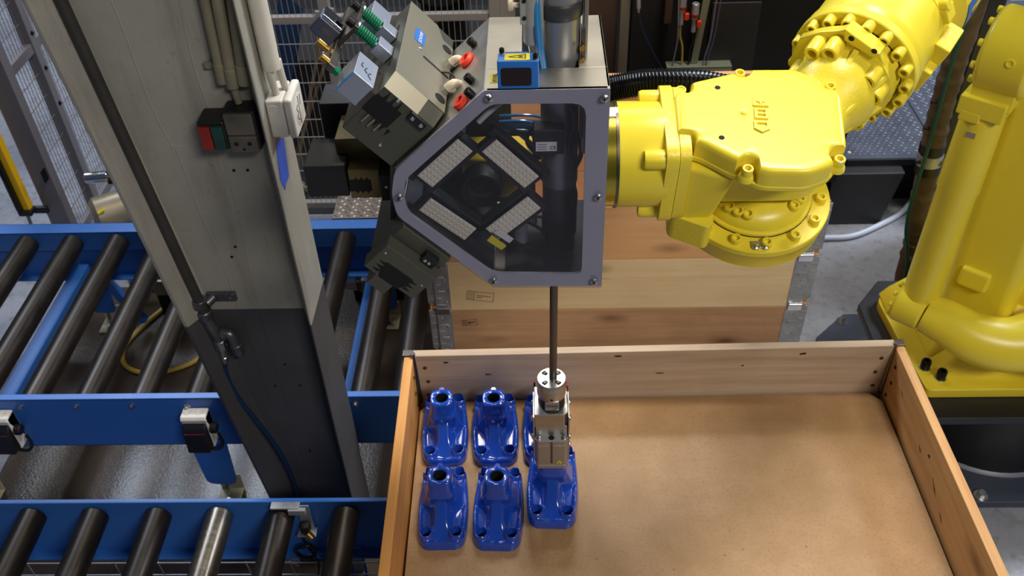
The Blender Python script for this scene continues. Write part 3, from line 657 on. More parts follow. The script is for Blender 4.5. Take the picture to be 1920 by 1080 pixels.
for x in (-0.92, -1.7): ob('rail_bolt', hb, 'zinc_screw', lcv, frame_to((x, 1.433, 0.284), (0, 0, 1)))
for x in (-1.60, -0.55):
    ob('leg', MB().box((x, 1.448, 0.15), (0.10, 0.008, 0.30)), 'conveyor_blue', lcv, bev=0.001)
    ob('leg', MB().box((x, 0.645, 0.15), (0.10, 0.008, 0.30)), 'conveyor_blue', lcv, bev=0.001)
tr = thing('cable_basket', 'wire cable basket below the front conveyor rollers', 'cable tray', (-1.1, 1.36, 0.18))
tm = MB()
for y, z in ((1.435, 0.235), (1.425, 0.19), (1.39, 0.185), (1.35, 0.185), (1.31, 0.185)): tm.cyl((-2.2, y, z), (-0.38, y, z), 0.0022, n=6)
ob('long_wires', tm, 'zinc_screw', tr)
for i in range(14):
    x = -0.46 - 0.125 * i
    ob('cross_wire', MB().tube([(x, 1.437, 0.237), (x + 0.012, 1.425, 0.187), (x + 0.012, 1.30, 0.182)], 0.0022, 6, 0), 'zinc_screw', tr)
for x in (-0.52, -1.9): ob('bracket', MB().box((x, 1.37, 0.178), (0.03, 0.14, 0.006)).box((x, 1.4425, 0.23), (0.03, 0.006, 0.10)), 'galvanised', tr)

sb = thing('light_barrier', 'brass reflector sensor on the front conveyor rail with coiled black cable', 'sensor', (-0.63, 1.44, 0.40))
ob('top_bracket', MB().box((-0.672, 1.436, 0.500), (0.075, 0.022, 0.006)).box((-0.640, 1.425, 0.490), (0.045, 0.012, 0.020)), 'galvanised', sb, bev=0.001)
ob('bracket_arm', MB().box((-0.628, 1.440, 0.44), (0.032, 0.004, 0.11)).box((-0.630, 1.428, 0.392), (0.05, 0.03, 0.004)), 'galvanised', sb, bev=0.001)
ob('sensor_head', MB().box((-0.630, 1.425, 0.418), (0.022, 0.024, 0.030)), 'black_plastic', sb, bev=0.003)
ob('sensor_lens', MB().cyl((-0.625, 1.412, 0.412), (-0.610, 1.404, 0.398), 0.009, n=14, ch=0.002), 'brass', sb)
cp = [(-0.640, 1.425, 0.40), (-0.645, 1.424, 0.37), (-0.640, 1.422, 0.345)]
for k in range(25):
    a = R(90 + k * 30); cp.append((-0.645 + 0.026 * math.cos(a), 1.420 + 0.0006 * k - 0.01, 0.316 + 0.030 * math.sin(a)))
cp += [(-0.625, 1.42, 0.29), (-0.622, 1.42, 0.25), (-0.632, 1.42, 0.20)]
ob('sensor_cable', MB().tube(cp, 0.0028, 8, 3), 'black_rubber', sb)

def gearmotor(name, label, c, L, r, mat, fins=True):
    t = thing(name, label, 'motor', (c[0], c[1], 0))
    x, y, z = c
    ob('end_bell', MB().lathe([(0, -0.03), (r * 0.6, -0.027), (r * 0.92, -0.014), (r, 0.008), (r, 0.045)], 28, frame_to((x - L / 2, y, z), (1, 0, 0))), 'satin_steel', t)
    b_ = ob('motor_body', MB().cyl((x - L / 2 + 0.045, y, z), (x + L / 2, y, z), r * 0.88, n=24), mat, t)
    for k in range(18):
        a = R(20 * k); ob('cooling_fin', MB(frame_to((x - L / 2 + 0.05, y + math.cos(a) * r * 0.86, z + math.sin(a) * r * 0.86), (1, 0, 0), (0, math.cos(a), math.sin(a)))).box((0.006, 0, (L - 0.06) / 2), (0.018, 0.003, L - 0.06)), mat, b_)
    ob('terminal_box', MB().box((x + 0.02, y - r * 0.95, z + r * 0.1), (0.07, 0.05, 0.07)), mat, t, bev=0.004)
    ob('stand', MB().box((x + 0.02, y, z / 2 - r * 0.4), (0.10, 0.08, max(0.02, z - r * 0.8))), 'cabinet_black', t)
gearmotor('gear_motor', 'silver drive motor under the rollers right of the column', (-0.66, 2.72, 0.20), 0.17, 0.056, 'motor_grey')
gearmotor('gear_motor', 'silver drive motor under the rollers left of the column', (-1.47, 2.73, 0.20), 0.20, 0.056, 'motor_grey')
mt = thing('fence_motor', 'beige motor with yellow label behind the conveyor left of the column', 'motor', (-1.74, 3.0, 0))
ob('motor_body', MB().cyl((-1.80, 2.98, 0.30), (-1.56, 3.13, 0.30), 0.085, n=30, ch=0.018), 'motor_grey', mt)
ob('type_label', MB(frame_to((-1.735, 2.944, 0.3655), (-0.25, -0.53, 0.80), (0.85, 0.53, 0))).box((0, 0, 0.004), (0.035, 0.014, 0.002)), 'label_yellow', mt)
ob('gear_head', MB().box((-1.64, 3.12, 0.39), (0.10, 0.08, 0.08)).cyl((-1.76, 3.12, 0.40), (-1.58, 3.14, 0.40), 0.022, n=18), 'black_plastic', mt, bev=0.004)
ob('shaft_end', MB().cyl((-1.84, 3.10, 0.42), (-1.75, 3.11, 0.42), 0.023, n=20, ch=0.004), 'chrome', mt)
ob('stand', MB().box((-1.68, 3.05, 0.115), (0.12, 0.10, 0.23)), 'cabinet_black', mt)
tag(ob('floor_hose', MB().tube([(-1.40, 2.83, 0.16), (-1.50, 2.78, 0.03), (-1.575, 2.66, 0.014), (-1.615, 2.54, 0.014), (-1.585, 2.44, 0.014), (-1.50, 2.39, 0.014), (-1.40, 2.40, 0.014), (-1.31, 2.45, 0.014), (-1.22, 2.56, 0.014), (-1.15, 2.66, 0.03), (-1.13, 2.78, 0.014)], 0.0095, 10, 8), 'hose_yellow'), 'yellow hose looped on the floor under the rollers', 'hose')
tag(ob('pale_hose', MB().tube([(1.02, 3.14, 0.014), (1.23, 3.15, 0.014), (1.36, 3.163, 0.014), (1.52, 3.254, 0.014), (1.62, 3.33, 0.014), (1.68, 3.40, 0.03), (1.72, 3.42, 0.10)], 0.0125, 12, 8), 'hose_pale'), 'pale blue hose curving over the floor beside the far pallet box', 'hose')

# ================================================================== PALLET COLLARS
def rib_plate(m, x, y, z0, h, w, s):
    m.box((x, y, z0 + h / 2), (w, 0.002, h))
    for k in range(6):
        zz = z0 + h * (0.1 + 0.15 * k); ww = w * (0.62 if k % 2 == 0 else 0.34)
        m.cyl((x + s * (w * 0.44 - ww), y - 0.001, zz), (x + s * w * 0.42, y - 0.001, zz), 0.0032, n=8)
def collar(label, T, z0, h, front, back, side_l, side_r, split=False, group=None, plates=True, fy=-0.8):
    """one 1.2 x 0.8 m wooden collar; local x right, y from fy (front) to fy + 0.8"""
    t = thing('pallet_collar', label, 'pallet collar', tuple(T @ Vector((0, fy + 0.4, z0))), group)
    yb = fy + 0.8; w2 = 0.6; th = 0.022
    if split:
        for a, b_ in ((z0, z0 + h * 0.60), (z0 + h * 0.602, z0 + h)): ob('plank', MB(T).box((0, fy + th / 2, (a + b_) / 2), (2 * w2 - 2 * th, th, b_ - a)), front, t, bev=0.0015)
    else: ob('plank', MB(T).box((0, fy + th / 2, z0 + h / 2), (2 * w2 - 2 * th, th, h)), front, t, bev=0.002)
    ob('plank', MB(T).box((0, yb - th / 2, z0 + h / 2), (2 * w2 - 2 * th, th, h)), back, t, bev=0.002)
    ob('plank', MB(T).box((-w2 + th / 2, fy + 0.4, z0 + h / 2 - 0.003), (th, 0.765, h - 0.006)), side_l, t, bev=0.002)
    ob('plank', MB(T).box((w2 - th / 2, fy + 0.4, z0 + h / 2 - 0.003), (th, 0.765, h - 0.006)), side_r, t, bev=0.002)
    if plates:
        for s in (-1, 1):
            m = MB(T); rib_plate(m, s * 0.553, fy - 0.001, z0 + 0.006, h - 0.010, 0.048, s)
            p_ = ob('hinge_plate', m, 'galvanised', t)
            m = MB(T); m.box((s * 0.5905, fy + 0.012, z0 + 0.020 + (h - 0.026) / 2), (0.026, 0.003, h - 0.030))
            for k in range(5): m.cyl((s * 0.582, fy + 0.010, z0 + h * (0.2 + 0.16 * k)), (s * 0.600, fy + 0.010, z0 + h * (0.2 + 0.16 * k)), 0.003, n=8)
            ob('hinge_plate', m, 'galvanised', t)
            ob('stack_lug', MB(T).box((s * 0.556, fy - 0.004, z0 + 0.004), (0.044, 0.006, 0.034)).cyl((s * 0.536, fy - 0.006, z0 + 0.012), (s * 0.576, fy - 0.006, z0 + 0.012), 0.005, n=10), 'bright_steel', t, bev=0.001)
            for k, (dx, dz) in enumerate(((-0.010, 0.04), (0.012, 0.085), (-0.008, 0.13), (0.010, 0.17))):
                ob('rivet', RIV, 'zinc_screw', p_, T @ frame_to((s * (0.553 + dx), fy - 0.002, z0 + dz), (0, -1, 0)))
    return t
RIV = pan_screw(0.0042, 10); NAIL = pan_screw(0.0042, 10)
TF = Matrix.Translation((0.2506, 2.1685, 0))
ff = 0.0
lab = ('topmost orange pine collar of the far pallet box behind the robot wrist', 'pale two-plank collar second from the top of the far pallet box', 'brown stained collar third from the top of the far pallet box', 'lowest collar of the far pallet box')
mts = ('wood_orange_x', 'wood_pale_x', 'wood_brown_x', 'wood_brown_x')
for k in range(4):
    collar(lab[k], TF, 0.917 - 0.2 * (k + 1), 0.1985, mts[k], 'wood_orange_x', 'wood_tan_y', 'wood_tan_y', split=(k == 1), group='collars of the far pallet box', fy=0.0)
far2 = [o for o in COL.objects if o.get('label', '').startswith('pale two-plank')][0]
far3 = [o for o in COL.objects if o.get('label', '').startswith('brown stained')][0]
def stamp(par, x, z, w, h, rot=0.0):
    T = TF @ frame_to((x, -0.0006, z), (0, -1, 0), (math.cos(rot), 0, math.sin(rot)))
    m = MB(T)
    for a, b_ in (((-w, -h), (w, -h)), ((w, -h), (w, h)), ((w, h), (-w, h)), ((-w, h), (-w, -h)), ((-w * 0.45, -h), (-w * 0.45, h))):
        a, b_ = Vector(a), Vector(b_); c_ = (a + b_) / 2; d = b_ - a
        m.box((c_.x, c_.y, 0), (abs(d.x) + 0.0012, abs(d.y) + 0.0012, 0.0004))
    for k in range(5): m.box((-w * 0.72, -h * 0.7 + k * h * 0.34, 0), (w * 0.40, 0.0010, 0.0004))
    for k in range(7): m.box((-w * 0.2 + k * w * 0.15, h * 0.12, 0), (0.004, 0.0035, 0.0004))
    for k in range(3): m.box((-w * 0.2 + k * w * 0.15, -h * 0.3, 0), (0.004, 0.003, 0.0004))
    tag(ob('ink_stamp', m, 'stain_dark', par), 'faint printed stamp frame')
stamp(far2, -0.435, 0.575, 0.042, 0.018, R(-9)); stamp(far3, -0.475, 0.462, 0.024, 0.012, R(4))

def pallet(label, T, yc, z1):
    t = thing('euro_pallet', label, 'pallet', tuple(T @ Vector((0, yc, 0))))
    for k in range(5): ob('deck_board', MB(T).box((0, yc - 0.34 + 0.17 * k, z1 - 0.011), (1.19, 0.12, 0.022)), 'wood_under', t)
    for k in range(3):
        for j in range(3): ob('block', MB(T).box((-0.52 + 0.52 * k, yc - 0.33 + 0.33 * j, (z1 - 0.022) / 2), (0.12, 0.10, z1 - 0.024)), 'wood_under', t)
pallet('wooden pallet under the far pallet box', TF, 0.4, 0.116)

TN = Matrix.Translation((0.2723, 1.5891, 0)) @ Matrix.Rotation(R(0.88), 4, 'Z')
nc = collar('front pine collar holding the blue castings', TN, 0.7265, 0.1995, 'wood_grey_x', 'wood_grey_x', 'wood_orange_y', 'wood_tan_y', group='collars of the near pallet box', plates=False)
for k in range(3):
    collar('collar number %s below the front casting box' % ('one', 'two', 'three')[k], TN, 0.7265 - 0.2 * (k + 1), 0.1985, 'wood_brown_x', 'wood_brown_x', 'wood_tan_y', 'wood_tan_y', group='collars of the near pallet box', plates=False)
pallet('wooden pallet under the front casting box', TN, -0.4, 0.125)
for s in (-1, 1):
    hg = ob('corner_hinge', MB(TN).cyl((s * 0.574, -0.026, 0.768), (s * 0.578, -0.018, 0.932), 0.0062, n=12), 'dark_steel', nc)
    ob('hinge_strap', MB(TN).box((s * 0.590, -0.003, 0.895), (0.030, 0.022, 0.05)), 'dark_steel', nc, bev=0.002)
    for k in range(3):
        ob('nail', NAIL, 'nail_rust', nc, TN @ frame_to((s * (0.552 - 0.004 * (k % 2)), -0.022, 0.790 + 0.048 * k), (0, -1, 0)) @ Matrix.Scale(1.2, 4))
        ob('nail', NAIL, 'nail_rust', nc, TN @ frame_to((s * 0.578, -0.050 - 0.006 * (k % 2), 0.785 + 0.048 * k), (-s, 0, 0)) @ Matrix.Scale(1.2, 4))
def blot(par, T, w, h, seed, mat='stain_dark'):
    rr = random.Random(seed); p = []
    for k in range(11):
        a = 2 * math.pi * k / 11; q = rr.uniform(0.55, 1.1); p.append((w * q * math.cos(a), h * q * math.sin(a)))
    ob('stain', MB(T).prism(p, -0.0002, 0.0003), mat, par)
for i, (x, z, w, h) in enumerate(((-0.085, 0.912, 0.010, 0.004), (0.36, 0.906, 0.010, 0.005), (-0.50, 0.903, 0.007, 0.004), (-0.40, 0.858, 0.011, 0.003), (-0.24, 0.832, 0.003, 0.012), (0.02, 0.85, 0.012, 0.002), (0.22, 0.87, 0.004, 0.003))):
    blot(nc, TN @ frame_to((x, -0.022, z), (0, -1, 0), (1, 0, 0)), w, h, i)
for i, (y, z, w, h) in enumerate(((-0.26, 0.835, 0.003, 0.010), (-0.30, 0.860, 0.007, 0.006), (-0.36, 0.825, 0.003, 0.022), (-0.42, 0.80, 0.003, 0.012), (-0.62, 0.86, 0.004, 0.012), (-0.66, 0.83, 0.008, 0.006), (-0.115, 0.86, 0.002, 0.010))):
    blot(nc, TN @ frame_to((0.578, y, z), (-1, 0, 0), (0, 0.8, 0.5)), h, w, 20 + i)
hbd = tag(ob('hardboard_sheet', MB(TN).prism([(-0.572, -0.775), (0.572, -0.775), (0.572, -0.055), (0.545, -0.026), (-0.545, -0.026), (-0.572, -0.055)], 0.7585, 0.7675), 'hardboard', bev=0.001), 'brown hardboard sheet lying in the front collar', 'hardboard')
tag(ob('layer_support', MB(TN).box((0, -0.4, 0.442), (1.10, 0.72, 0.630)), 'wood_under'), 'load of layered boards hidden beneath the hardboard', 'load')

# ================================================================== BLUE CASTINGS
def sstep(a, b, x):
    t = max(0.0, min(1.0, (x - a) / (b - a))); return t * t * (3 - 2 * t)
def casting_mesh():
    NU, NV = 56, 104; m = MB(); HL0, HL1 = -0.106, 0.100
    rr = random.Random(3); marks = [(0.0475 + rr.uniform(-.0015, .0015), -0.05 + 0.006 * k) for k in range(16)]
    def halfw(v):   # outline half width along the length
        b_ = 0.0465 + 0.0105 * math.sin(math.pi * min(1, max(0, (v + 0.125) / 0.235))) ** 1.0
        e = 0.030
        if v < HL0 + e: q = (HL0 + e - v) / e; b_ -= 0.020 * (1 - math.sqrt(max(0, 1 - q * q)))
        if v > HL1 - e: q = (v - HL1 + e) / e; b_ -= 0.020 * (1 - math.sqrt(max(0, 1 - q * q)))
        return b_
    def hz(x, y):
        w = halfw(y); ed = min(w - abs(x), (y - HL0) * 1.0, (HL1 - y) * 1.0)
        z = 0.024 * (1 - (1 - min(1, ed / 0.006)) ** 2) ** 0.5 if ed > 0 else 0.0
        # dish inside the rim
        z -= 0.005 * sstep(0.006, 0.014, ed)
        # bridge from neck to the front
        t = sstep(-0.095, -0.005, y); hr = 0.022 + 0.060 * t ** 1.1
        hw = 0.026 - 0.008 * math.sin(math.pi * min(1, max(0, (y + 0.09) / 0.085))) + 0.010 * sstep(-0.03, 0.0, y)
        if y > 0.0: hr = 0.082 - 0.05 * sstep(0.030, 0.062, y)
        f = 1 - sstep(hw * 0.55, hw * 1.45, abs(x)); f *= sstep(-0.102, -0.088, y) * (1 - sstep(0.040, 0.075, y))
        z = max(z, z + (hr - z) * f)
        # bosses with counterbored holes
        for bx, by in ((-0.033, -0.080), (0.033, -0.080), (-0.036, 0.080), (0.036, 0.080)):
            d = math.hypot(x - bx, y - by)
            z += (0.033 - z) * (1 - sstep(0.0140, 0.0195, d)) if z < 0.033 else 0
            if d < 0.0118: z = 0.033 - 0.023 * (1 - sstep(0.0098, 0.0118, d))
        # front valley between the two front bosses
        z -= 0.004 * math.exp(-(x / 0.014) ** 2 - ((y + 0.094) / 0.012) ** 2)
        for mx, my in marks:
            for sx in (1, -1):
                d2 = (x - sx * mx) ** 2 + (y - my) ** 2
                if d2 < 9e-6: z += 0.0012 * (1 - d2 / 9e-6)
        return max(0.0, z)
    for j in range(NV + 1):
        y = HL0 + (HL1 - HL0) * j / NV; w = halfw(y)
        for i in range(NU + 1): x = -w + 2 * w * i / NU; m.v.append((x, y, hz(x, y) if 0 < i < NU and 0 < j < NV else 0.0))
    for j in range(NV):
        for i in range(NU): a = j * (NU + 1) + i; m.f.append((a, a + 1, a + NU + 2, a + NU + 1))
    return m.mesh('casting_body', ang=70)
def casting_neck():
    m = MB(); N = 40; prof = [(0.0335, 0.060), (0.0345, 0.078), (0.0350, 0.083), (0.0320, 0.088), (0.0300, 0.092), (0.0290, 0.118), (0.0280, 0.1235), (0.0262, 0.1255), (0.0165, 0.1255), (0.0150, 0.124), (0.0148, 0.065), (0.0, 0.065)]
    for k, (r, z) in enumerate(prof):
        for i in range(N):
            a = 2 * math.pi * i / N; c_, s_ = math.cos(a), math.sin(a)
            q = 1.0 if k >= 8 else (abs(c_) ** 4.0 + abs(s_) ** 4.0) ** (-1 / 4.0) * 0.92
            m.v.append((r * q * c_, r * q * s_, z))
    for k in range(len(prof) - 1):
        for i in range(N): m.f.append((k * N + i, k * N + (i + 1) % N, (k + 1) * N + (i + 1) % N, (k + 1) * N + i))
    return m.mesh('casting_neck', ang=50)
def ridge_mesh():
    m = MB(); m.cyl((0.0, 0.030, 0.060), (0.0, 0.029, 0.122), 0.006, n=12); return m.mesh('neck_rib')
cb, cn_, cr_ = casting_mesh(), casting_neck(), ridge_mesh()
bore = MB().lathe([(0.0146, 0.0), (0.0146, 0.054), (0.0142, 0.054), (0.0142, 0.0), (0, 0.0)], 24).mesh('bore'); hole = MB().lathe([(0.0096, 0.0), (0, 0.0)], 18).mesh('bolt_hole')
SPOT = [((-0.2310, 1.4560, 0.7677), 3.0, 'blue casting in the far left corner of the box'), ((-0.1090, 1.4545, 0.7677), 2.0, 'blue casting in the back row between two other castings'),
        ((0.0130, 1.4525, 0.7677), 0.0, 'blue casting in the back row mostly hidden behind the gripper'), ((-0.2195, 1.2320, 0.7677), 1.0, 'blue casting in the front row beside the left box wall'),
        ((-0.0960, 1.2290, 0.7677), -1.5, 'blue casting in the front row next to the gripped one'), ((0.0250, 1.2500, 0.8180), -2.0, 'blue casting held by the gripper above the hardboard')]
for loc, a, lb in SPOT:
    t = thing('valve_casting', lb, 'casting', (0, 0, 0), 'blue castings')
    for nm, me, mt_ in (('body', cb, 'casting_blue'), ('neck', cn_, 'casting_blue'), ('neck_rib', cr_, 'casting_blue')): ob(nm, me, mt_, t)
    ob('bore', bore, 'hole_black', t, (0, 0, 0.068))
    for bx, by in ((-0.033, -0.080), (0.033, -0.080), (-0.036, 0.080), (0.036, 0.080)): ob('bolt_hole', hole, 'hole_black', t, (bx, by, 0.0125))
    t.location = loc; t.rotation_euler = (0, 0, R(a))

# ================================================================== INSPECTION HOUSING ON THE ROBOT FLANGE
HT = Matrix(((1, 0, 0, 0), (0, 0, -1, 1.15), (0, 1, 0, 0), (0, 0, 0, 1)))      # (u, v, w) -> x, z, towards the viewer
HO = [(-0.0748, 1.502), (0.1035, 1.4976), (0.1035, 1.863), (-0.0726, 1.863), (-0.2125, 1.7342), (-0.222, 1.690), (-0.218, 1.648)]
HI = [(-0.0738, 1.5284), (0.0705, 1.5236), (0.0705, 1.840), (-0.0640, 1.8417), (-0.1985, 1.716), (-0.2035, 1.690), (-0.2015, 1.6545)]
DEP = 0.235
hs = thing('inspection_housing', 'aluminium camera housing with clear front cover on the robot flange', 'tool housing', (-0.03, 1.27, 1.5))
ro = roundpoly(HO, [0.004, 0.004, 0.004, 0.004, 0.012, 0.012, 0.012], 3); ri = roundpoly(HI, [0.014, 0.014, 0.020, 0.012, 0.012, 0.012, 0.012], 3)
ob('front_frame', MB(HT).frame(ro, ri, -0.006, 0.0), 'aluminium_frame', hs)
ob('clear_cover', MB(HT).prism(ro, 0.0006, 0.0045), 'acrylic', hs)
def side(p, q, t=0.004, name='side_plate', par=hs):
    p, q = Vector(p), Vector(q); d = (q - p).normalized(); n_ = Vector((-d.y, d.x)); pts = [p, q, q + n_ * t, p + n_ * t]
    return ob(name, MB(HT).prism([(a.x, a.y) for a in pts], -DEP, -0.006), 'aluminium_sheet', par, bev=0.0008)
side(HO[0], HO[1]); side(HO[1], HO[2]); side(HO[3], HO[4]); side(HO[4], HO[6]); side(HO[6], HO[0])
ob('top_plate', MB().box((0.01545, 1.1813, 1.861), (0.1761, 0.0625, 0.004)).box((-0.0463, 1.2988, 1.861), (0.0526, 0.1725, 0.004)).box((0.0828, 1.2988, 1.861), (0.0414, 0.1725, 0.004)), 'aluminium_sheet', hs, bev=0.0008)
def shade_sheet(p, q):  # black sheet added inside a slanted plate, standing in for interior shade
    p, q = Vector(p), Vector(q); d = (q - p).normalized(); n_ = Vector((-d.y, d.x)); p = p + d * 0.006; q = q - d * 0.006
    ob('inner_shade', MB(HT).prism([tuple(v) for v in (p + n_ * 0.0044, q + n_ * 0.0044, q + n_ * 0.0060, p + n_ * 0.0060)], -DEP + 0.004, -0.008), 'black_plastic', hs)
shade_sheet(HO[3], HO[4]); shade_sheet(HO[4], HO[6]); shade_sheet(HO[6], HO[0])
ps = pan_screw(0.0062, 16)
for x, z in ((-0.066, 1.8535), (0.0955, 1.8496), (0.0920, 1.6812), (0.0905, 1.5126), (-0.0741, 1.5170), (-0.2105, 1.6871)):
    s_ = ob('cover_screw', ps, 'zinc_screw', hs, frame_to((x, 1.1455, z), (0, -1, 0)))
    ob('screw_slot', MB().box((x, 1.1412, z), (0.006, 0.0012, 0.0013)).box((x, 1.1412, z), (0.0013, 0.0012, 0.006)), 'black_screw', s_)
ob('back_panel', MB(HT).prism([(-0.073, 1.51), (-0.026, 1.51), (-0.026, 1.60), (0.070, 1.60), (0.070, 1.675), (-0.043, 1.680), (-0.043, 1.845), (-0.073, 1.855), (-0.205, 1.73), (-0.213, 1.69), (-0.21, 1.655)], -0.231, -0.225), 'black_plastic', hs)
# machine vision camera
cb_ = ob('vision_camera', MB().box((-0.066, 1.313, 1.628), (0.118, 0.075, 0.078)), 'camera_yellow', hs, bev=0.005)
ob('lens_ring', MB().lathe([(0.028, -0.02), (0.0345, -0.02), (0.0345, 0.024), (0.032, 0.028), (0.028, 0.028), (0.026, 0.010), (0.012, 0.004), (0, 0.004)], 36, frame_to((-0.0925, 1.272, 1.626), (0, -1, 0))), 'black_plastic', cb_)
ob('lens_glass', MB().lathe([(0.0255, 0.0), (0.015, 0.005), (0, 0.007)], 28, frame_to((-0.0925, 1.268, 1.626), (0, -1, 0))), 'black_gloss', cb_)
txt('camera_lettering', 'COG', 0.015, frame_to((-0.0190, 1.2752, 1.622), (0, -1, 0), (0, 0, 1)), 'ink_black', cb_)
# four LED bars in a diamond around the camera
def led_bar(cx, cz, ang, L=0.093, W=0.031):
    T = HT @ Matrix.Translation((cx, cz, -0.042)) @ Matrix.Rotation(ang, 4, 'Z')
    b_ = ob('led_bar', MB(T).box((0, 0, -0.010), (L + 0.014, W + 0.016, 0.018)).box((0, W * 0.62, -0.012), (L + 0.03, 0.014, 0.022)), 'black_plastic', hs, bev=0.0015)
    ob('diffuser', MB(T).box((0, 0, 0.000), (L, W, 0.003)), 'led_panel', b_, bev=0.0006)
    m = MB(T)
    for i in range(11):
        for j in range(4): m.box((-L / 2 + L * (i + 0.5) / 11, -W / 2 + W * (j + 0.5) / 4, 0.0022), (0.0046, 0.0044, 0.0016))
    tag(ob('led_chips', m, 'led_chip', b_), 'rows of small light emitting diodes')
led_bar(-0.1420, 1.7160, R(44)); led_bar(-0.0405, 1.7128, R(-47)); led_bar(-0.1450, 1.6090, R(-42)); led_bar(-0.0400, 1.6090, R(42))
ob('inner_box', MB().box((0.018, 1.216, 1.744), (0.048, 0.03, 0.044)), 'black_plastic', hs, bev=0.003)
lb_ = ob('type_label', MB().box((0.0145, 1.2002, 1.738), (0.032, 0.001, 0.016)), 'paper_tag', hs)
txt('ce_mark', 'CE', 0.008, frame_to((0.0245, 1.1995, 1.736), (0, -1, 0), (1, 0, 0)), 'ink_black', lb_)
for k in range(3): ob('label_line', MB().box((0.008, 1.1995, 1.742 - 0.0042 * k), (0.014, 0.0006, 0.0012)), 'cable_grey', lb_)
rr = random.Random(7)
for k in range(7):
    y0 = 1.30 + rr.uniform(-0.01, 0.02)
    ob('air_tube', MB().tube([(-0.060, y0, 1.708 + 0.004 * k), (-0.02, y0, 1.706 + 0.0045 * k), (0.005, y0 + 0.004, 1.700 + 0.004 * k + rr.uniform(-.004, .004)), (0.030, y0 + 0.01, 1.692 + 0.003 * k)], 0.0026, 8, 5), 'tube_blue', hs)
for pts, r_ in (([(0.03, 1.23, 1.76), (-0.005, 1.225, 1.755), (-0.015, 1.22, 1.735), (0.0, 1.22, 1.715), (0.03, 1.225, 1.71)], 0.0032), ([(0.06, 1.25, 1.74), (0.07, 1.24, 1.70), (0.055, 1.235, 1.66), (0.062, 1.24, 1.62), (0.058, 1.25, 1.56)], 0.004),
                ([(-0.02, 1.21, 1.590), (0.005, 1.205, 1.575), (0.012, 1.205, 1.550), (-0.005, 1.205, 1.535), (-0.03, 1.205, 1.545), (-0.05, 1.205, 1.560)], 0.003), ([(-0.075, 1.20, 1.80), (-0.06, 1.20, 1.78), (-0.03, 1.20, 1.765), (0.01, 1.205, 1.72)], 0.0035), ([(0.052, 1.215, 1.80), (0.058, 1.215, 1.77), (0.05, 1.22, 1.73), (0.057, 1.22, 1.69)], 0.0045)):
    ob('inner_cable', MB().tube(pts, r_, 8, 6), 'black_rubber', hs)
ob('cable_label', MB(HT).prism([(-0.083, 1.575), (-0.060, 1.555), (-0.052, 1.563), (-0.075, 1.585)], -0.030, -0.028), 'label_yellow', hs)
ob('cable_label', MB(HT).prism([(-0.072, 1.588), (-0.047, 1.566), (-0.040, 1.574), (-0.062, 1.594)], -0.034, -0.032), 'paper_tag', hs)
ob('grey_rag', MB(HT).tube([(-0.085, 1.795, -0.03), (-0.065, 1.815, -0.03), (-0.040, 1.832, -0.035), (-0.022, 1.833, -0.04)], 0.0042, 8, 4, None), 'rag_white', hs)
ob('side_fitting', MB().cyl((-0.008, 1.25, 1.575), (0.014, 1.25, 1.575), 0.007, n=12).cyl((-0.008, 1.25, 1.575), (-0.008, 1.25, 1.555), 0.007, n=12).lathe([(0.009, -0.003), (0.009, 0.003)], 6, frame_to((0.004, 1.25, 1.575), (1, 0, 0))), 'zinc_screw', hs)
ob('floor_shade', MB().box((0.022, 1.267, 1.5065), (0.155, 0.225, 0.004)), 'black_plastic', hs)  # black sheet added over the bottom plate to darken the interior
ob('wall_shade', MB().box((0.0975, 1.267, 1.68), (0.003, 0.225, 0.34)), 'black_plastic', hs)  # black sheet added on the right wall, shade put in as colour
ob('glass_filter', MB().cyl((-0.030, 1.26, 1.51), (-0.030, 1.26, 1.60), 0.012, n=16), 'galvanised', hs)
# warning sticker on the top plate
st_ = ob('warning_sticker', MB().prism(roundpoly(rect(-0.066, -0.014, 1.171, 1.199), 0.003, 3), 1.8632, 1.8636), 'label_yellow', hs)
ob('sticker_text_block', MB().box((-0.0585, 1.184, 1.8638), (0.0055, 0.020, 0.0004)).box((-0.050, 1.195, 1.8638), (0.014, 0.003, 0.0004)), 'ink_black', st_)
txt('sticker_lettering', 'LASER', 0.006, frame_to((-0.0585, 1.183, 1.8641), (0, 0, 1), (0, -1, 0)), 'label_yellow', st_, 0.0001)
for (s0, n0) in ((0.0, 0.0),):
    pass
# slanted plate carries round cap screws and the red caps
S1, N1 = Vector((0.736, 0, 0.677)), Vector((-0.677, 0, 0.736)); A1 = Vector((-0.0726, 0, 1.863))
def g1(s, n, y): v = A1 + S1 * s + N1 * n; return Vector((v.x, y, v.z))
cs = socket_bolt(0.0065, 0.013)
for s, y in ((-0.028, 1.212), (-0.024, 1.165), (-0.030, 1.33)): ob('cap_screw', cs, 'black_screw', hs, frame_to(g1(s, 0.0, y), N1))

ls = thing('laser_sensor', 'blue laser distance sensor with yellow warning label on the housing top', 'sensor', (-0.025, 1.17, 1.863))
body = [(-0.0535, 1.153), (0.0040, 1.153), (0.0045, 1.172), (-0.012, 1.183), (-0.0515, 1.183)]
ob('body', MB().prism(roundpoly(body, 0.003, 3), 1.8637, 1.9050, None, 0.0015, 0.0015), 'sensor_blue', ls)
ob('window', MB(HT).prism(roundpoly(rect(-0.0485, -0.006, 1.8680, 1.8955), 0.004, 3), -0.004, -0.0024), 'sensor_window', ls)
lb2 = ob('label', MB().prism(roundpoly(rect(-0.0430, -0.008, 1.1570, 1.1760), 0.0025, 3), 1.9050, 1.9054), 'label_yellow', ls)
tri = [(-0.0375, 1.1665), (-0.0135, 1.1600), (-0.0135, 1.1735)]
ob('warning_triangle', MB().frame(tri, inset(tri, 0.0013), 1.9054, 1.9057), 'ink_black', lb2)
m = MB(Matrix.Translation((-0.0205, 1.1667, 1.9054)))
m.lathe([(0.0016, 0), (0.0016, 0.0003)], 10)
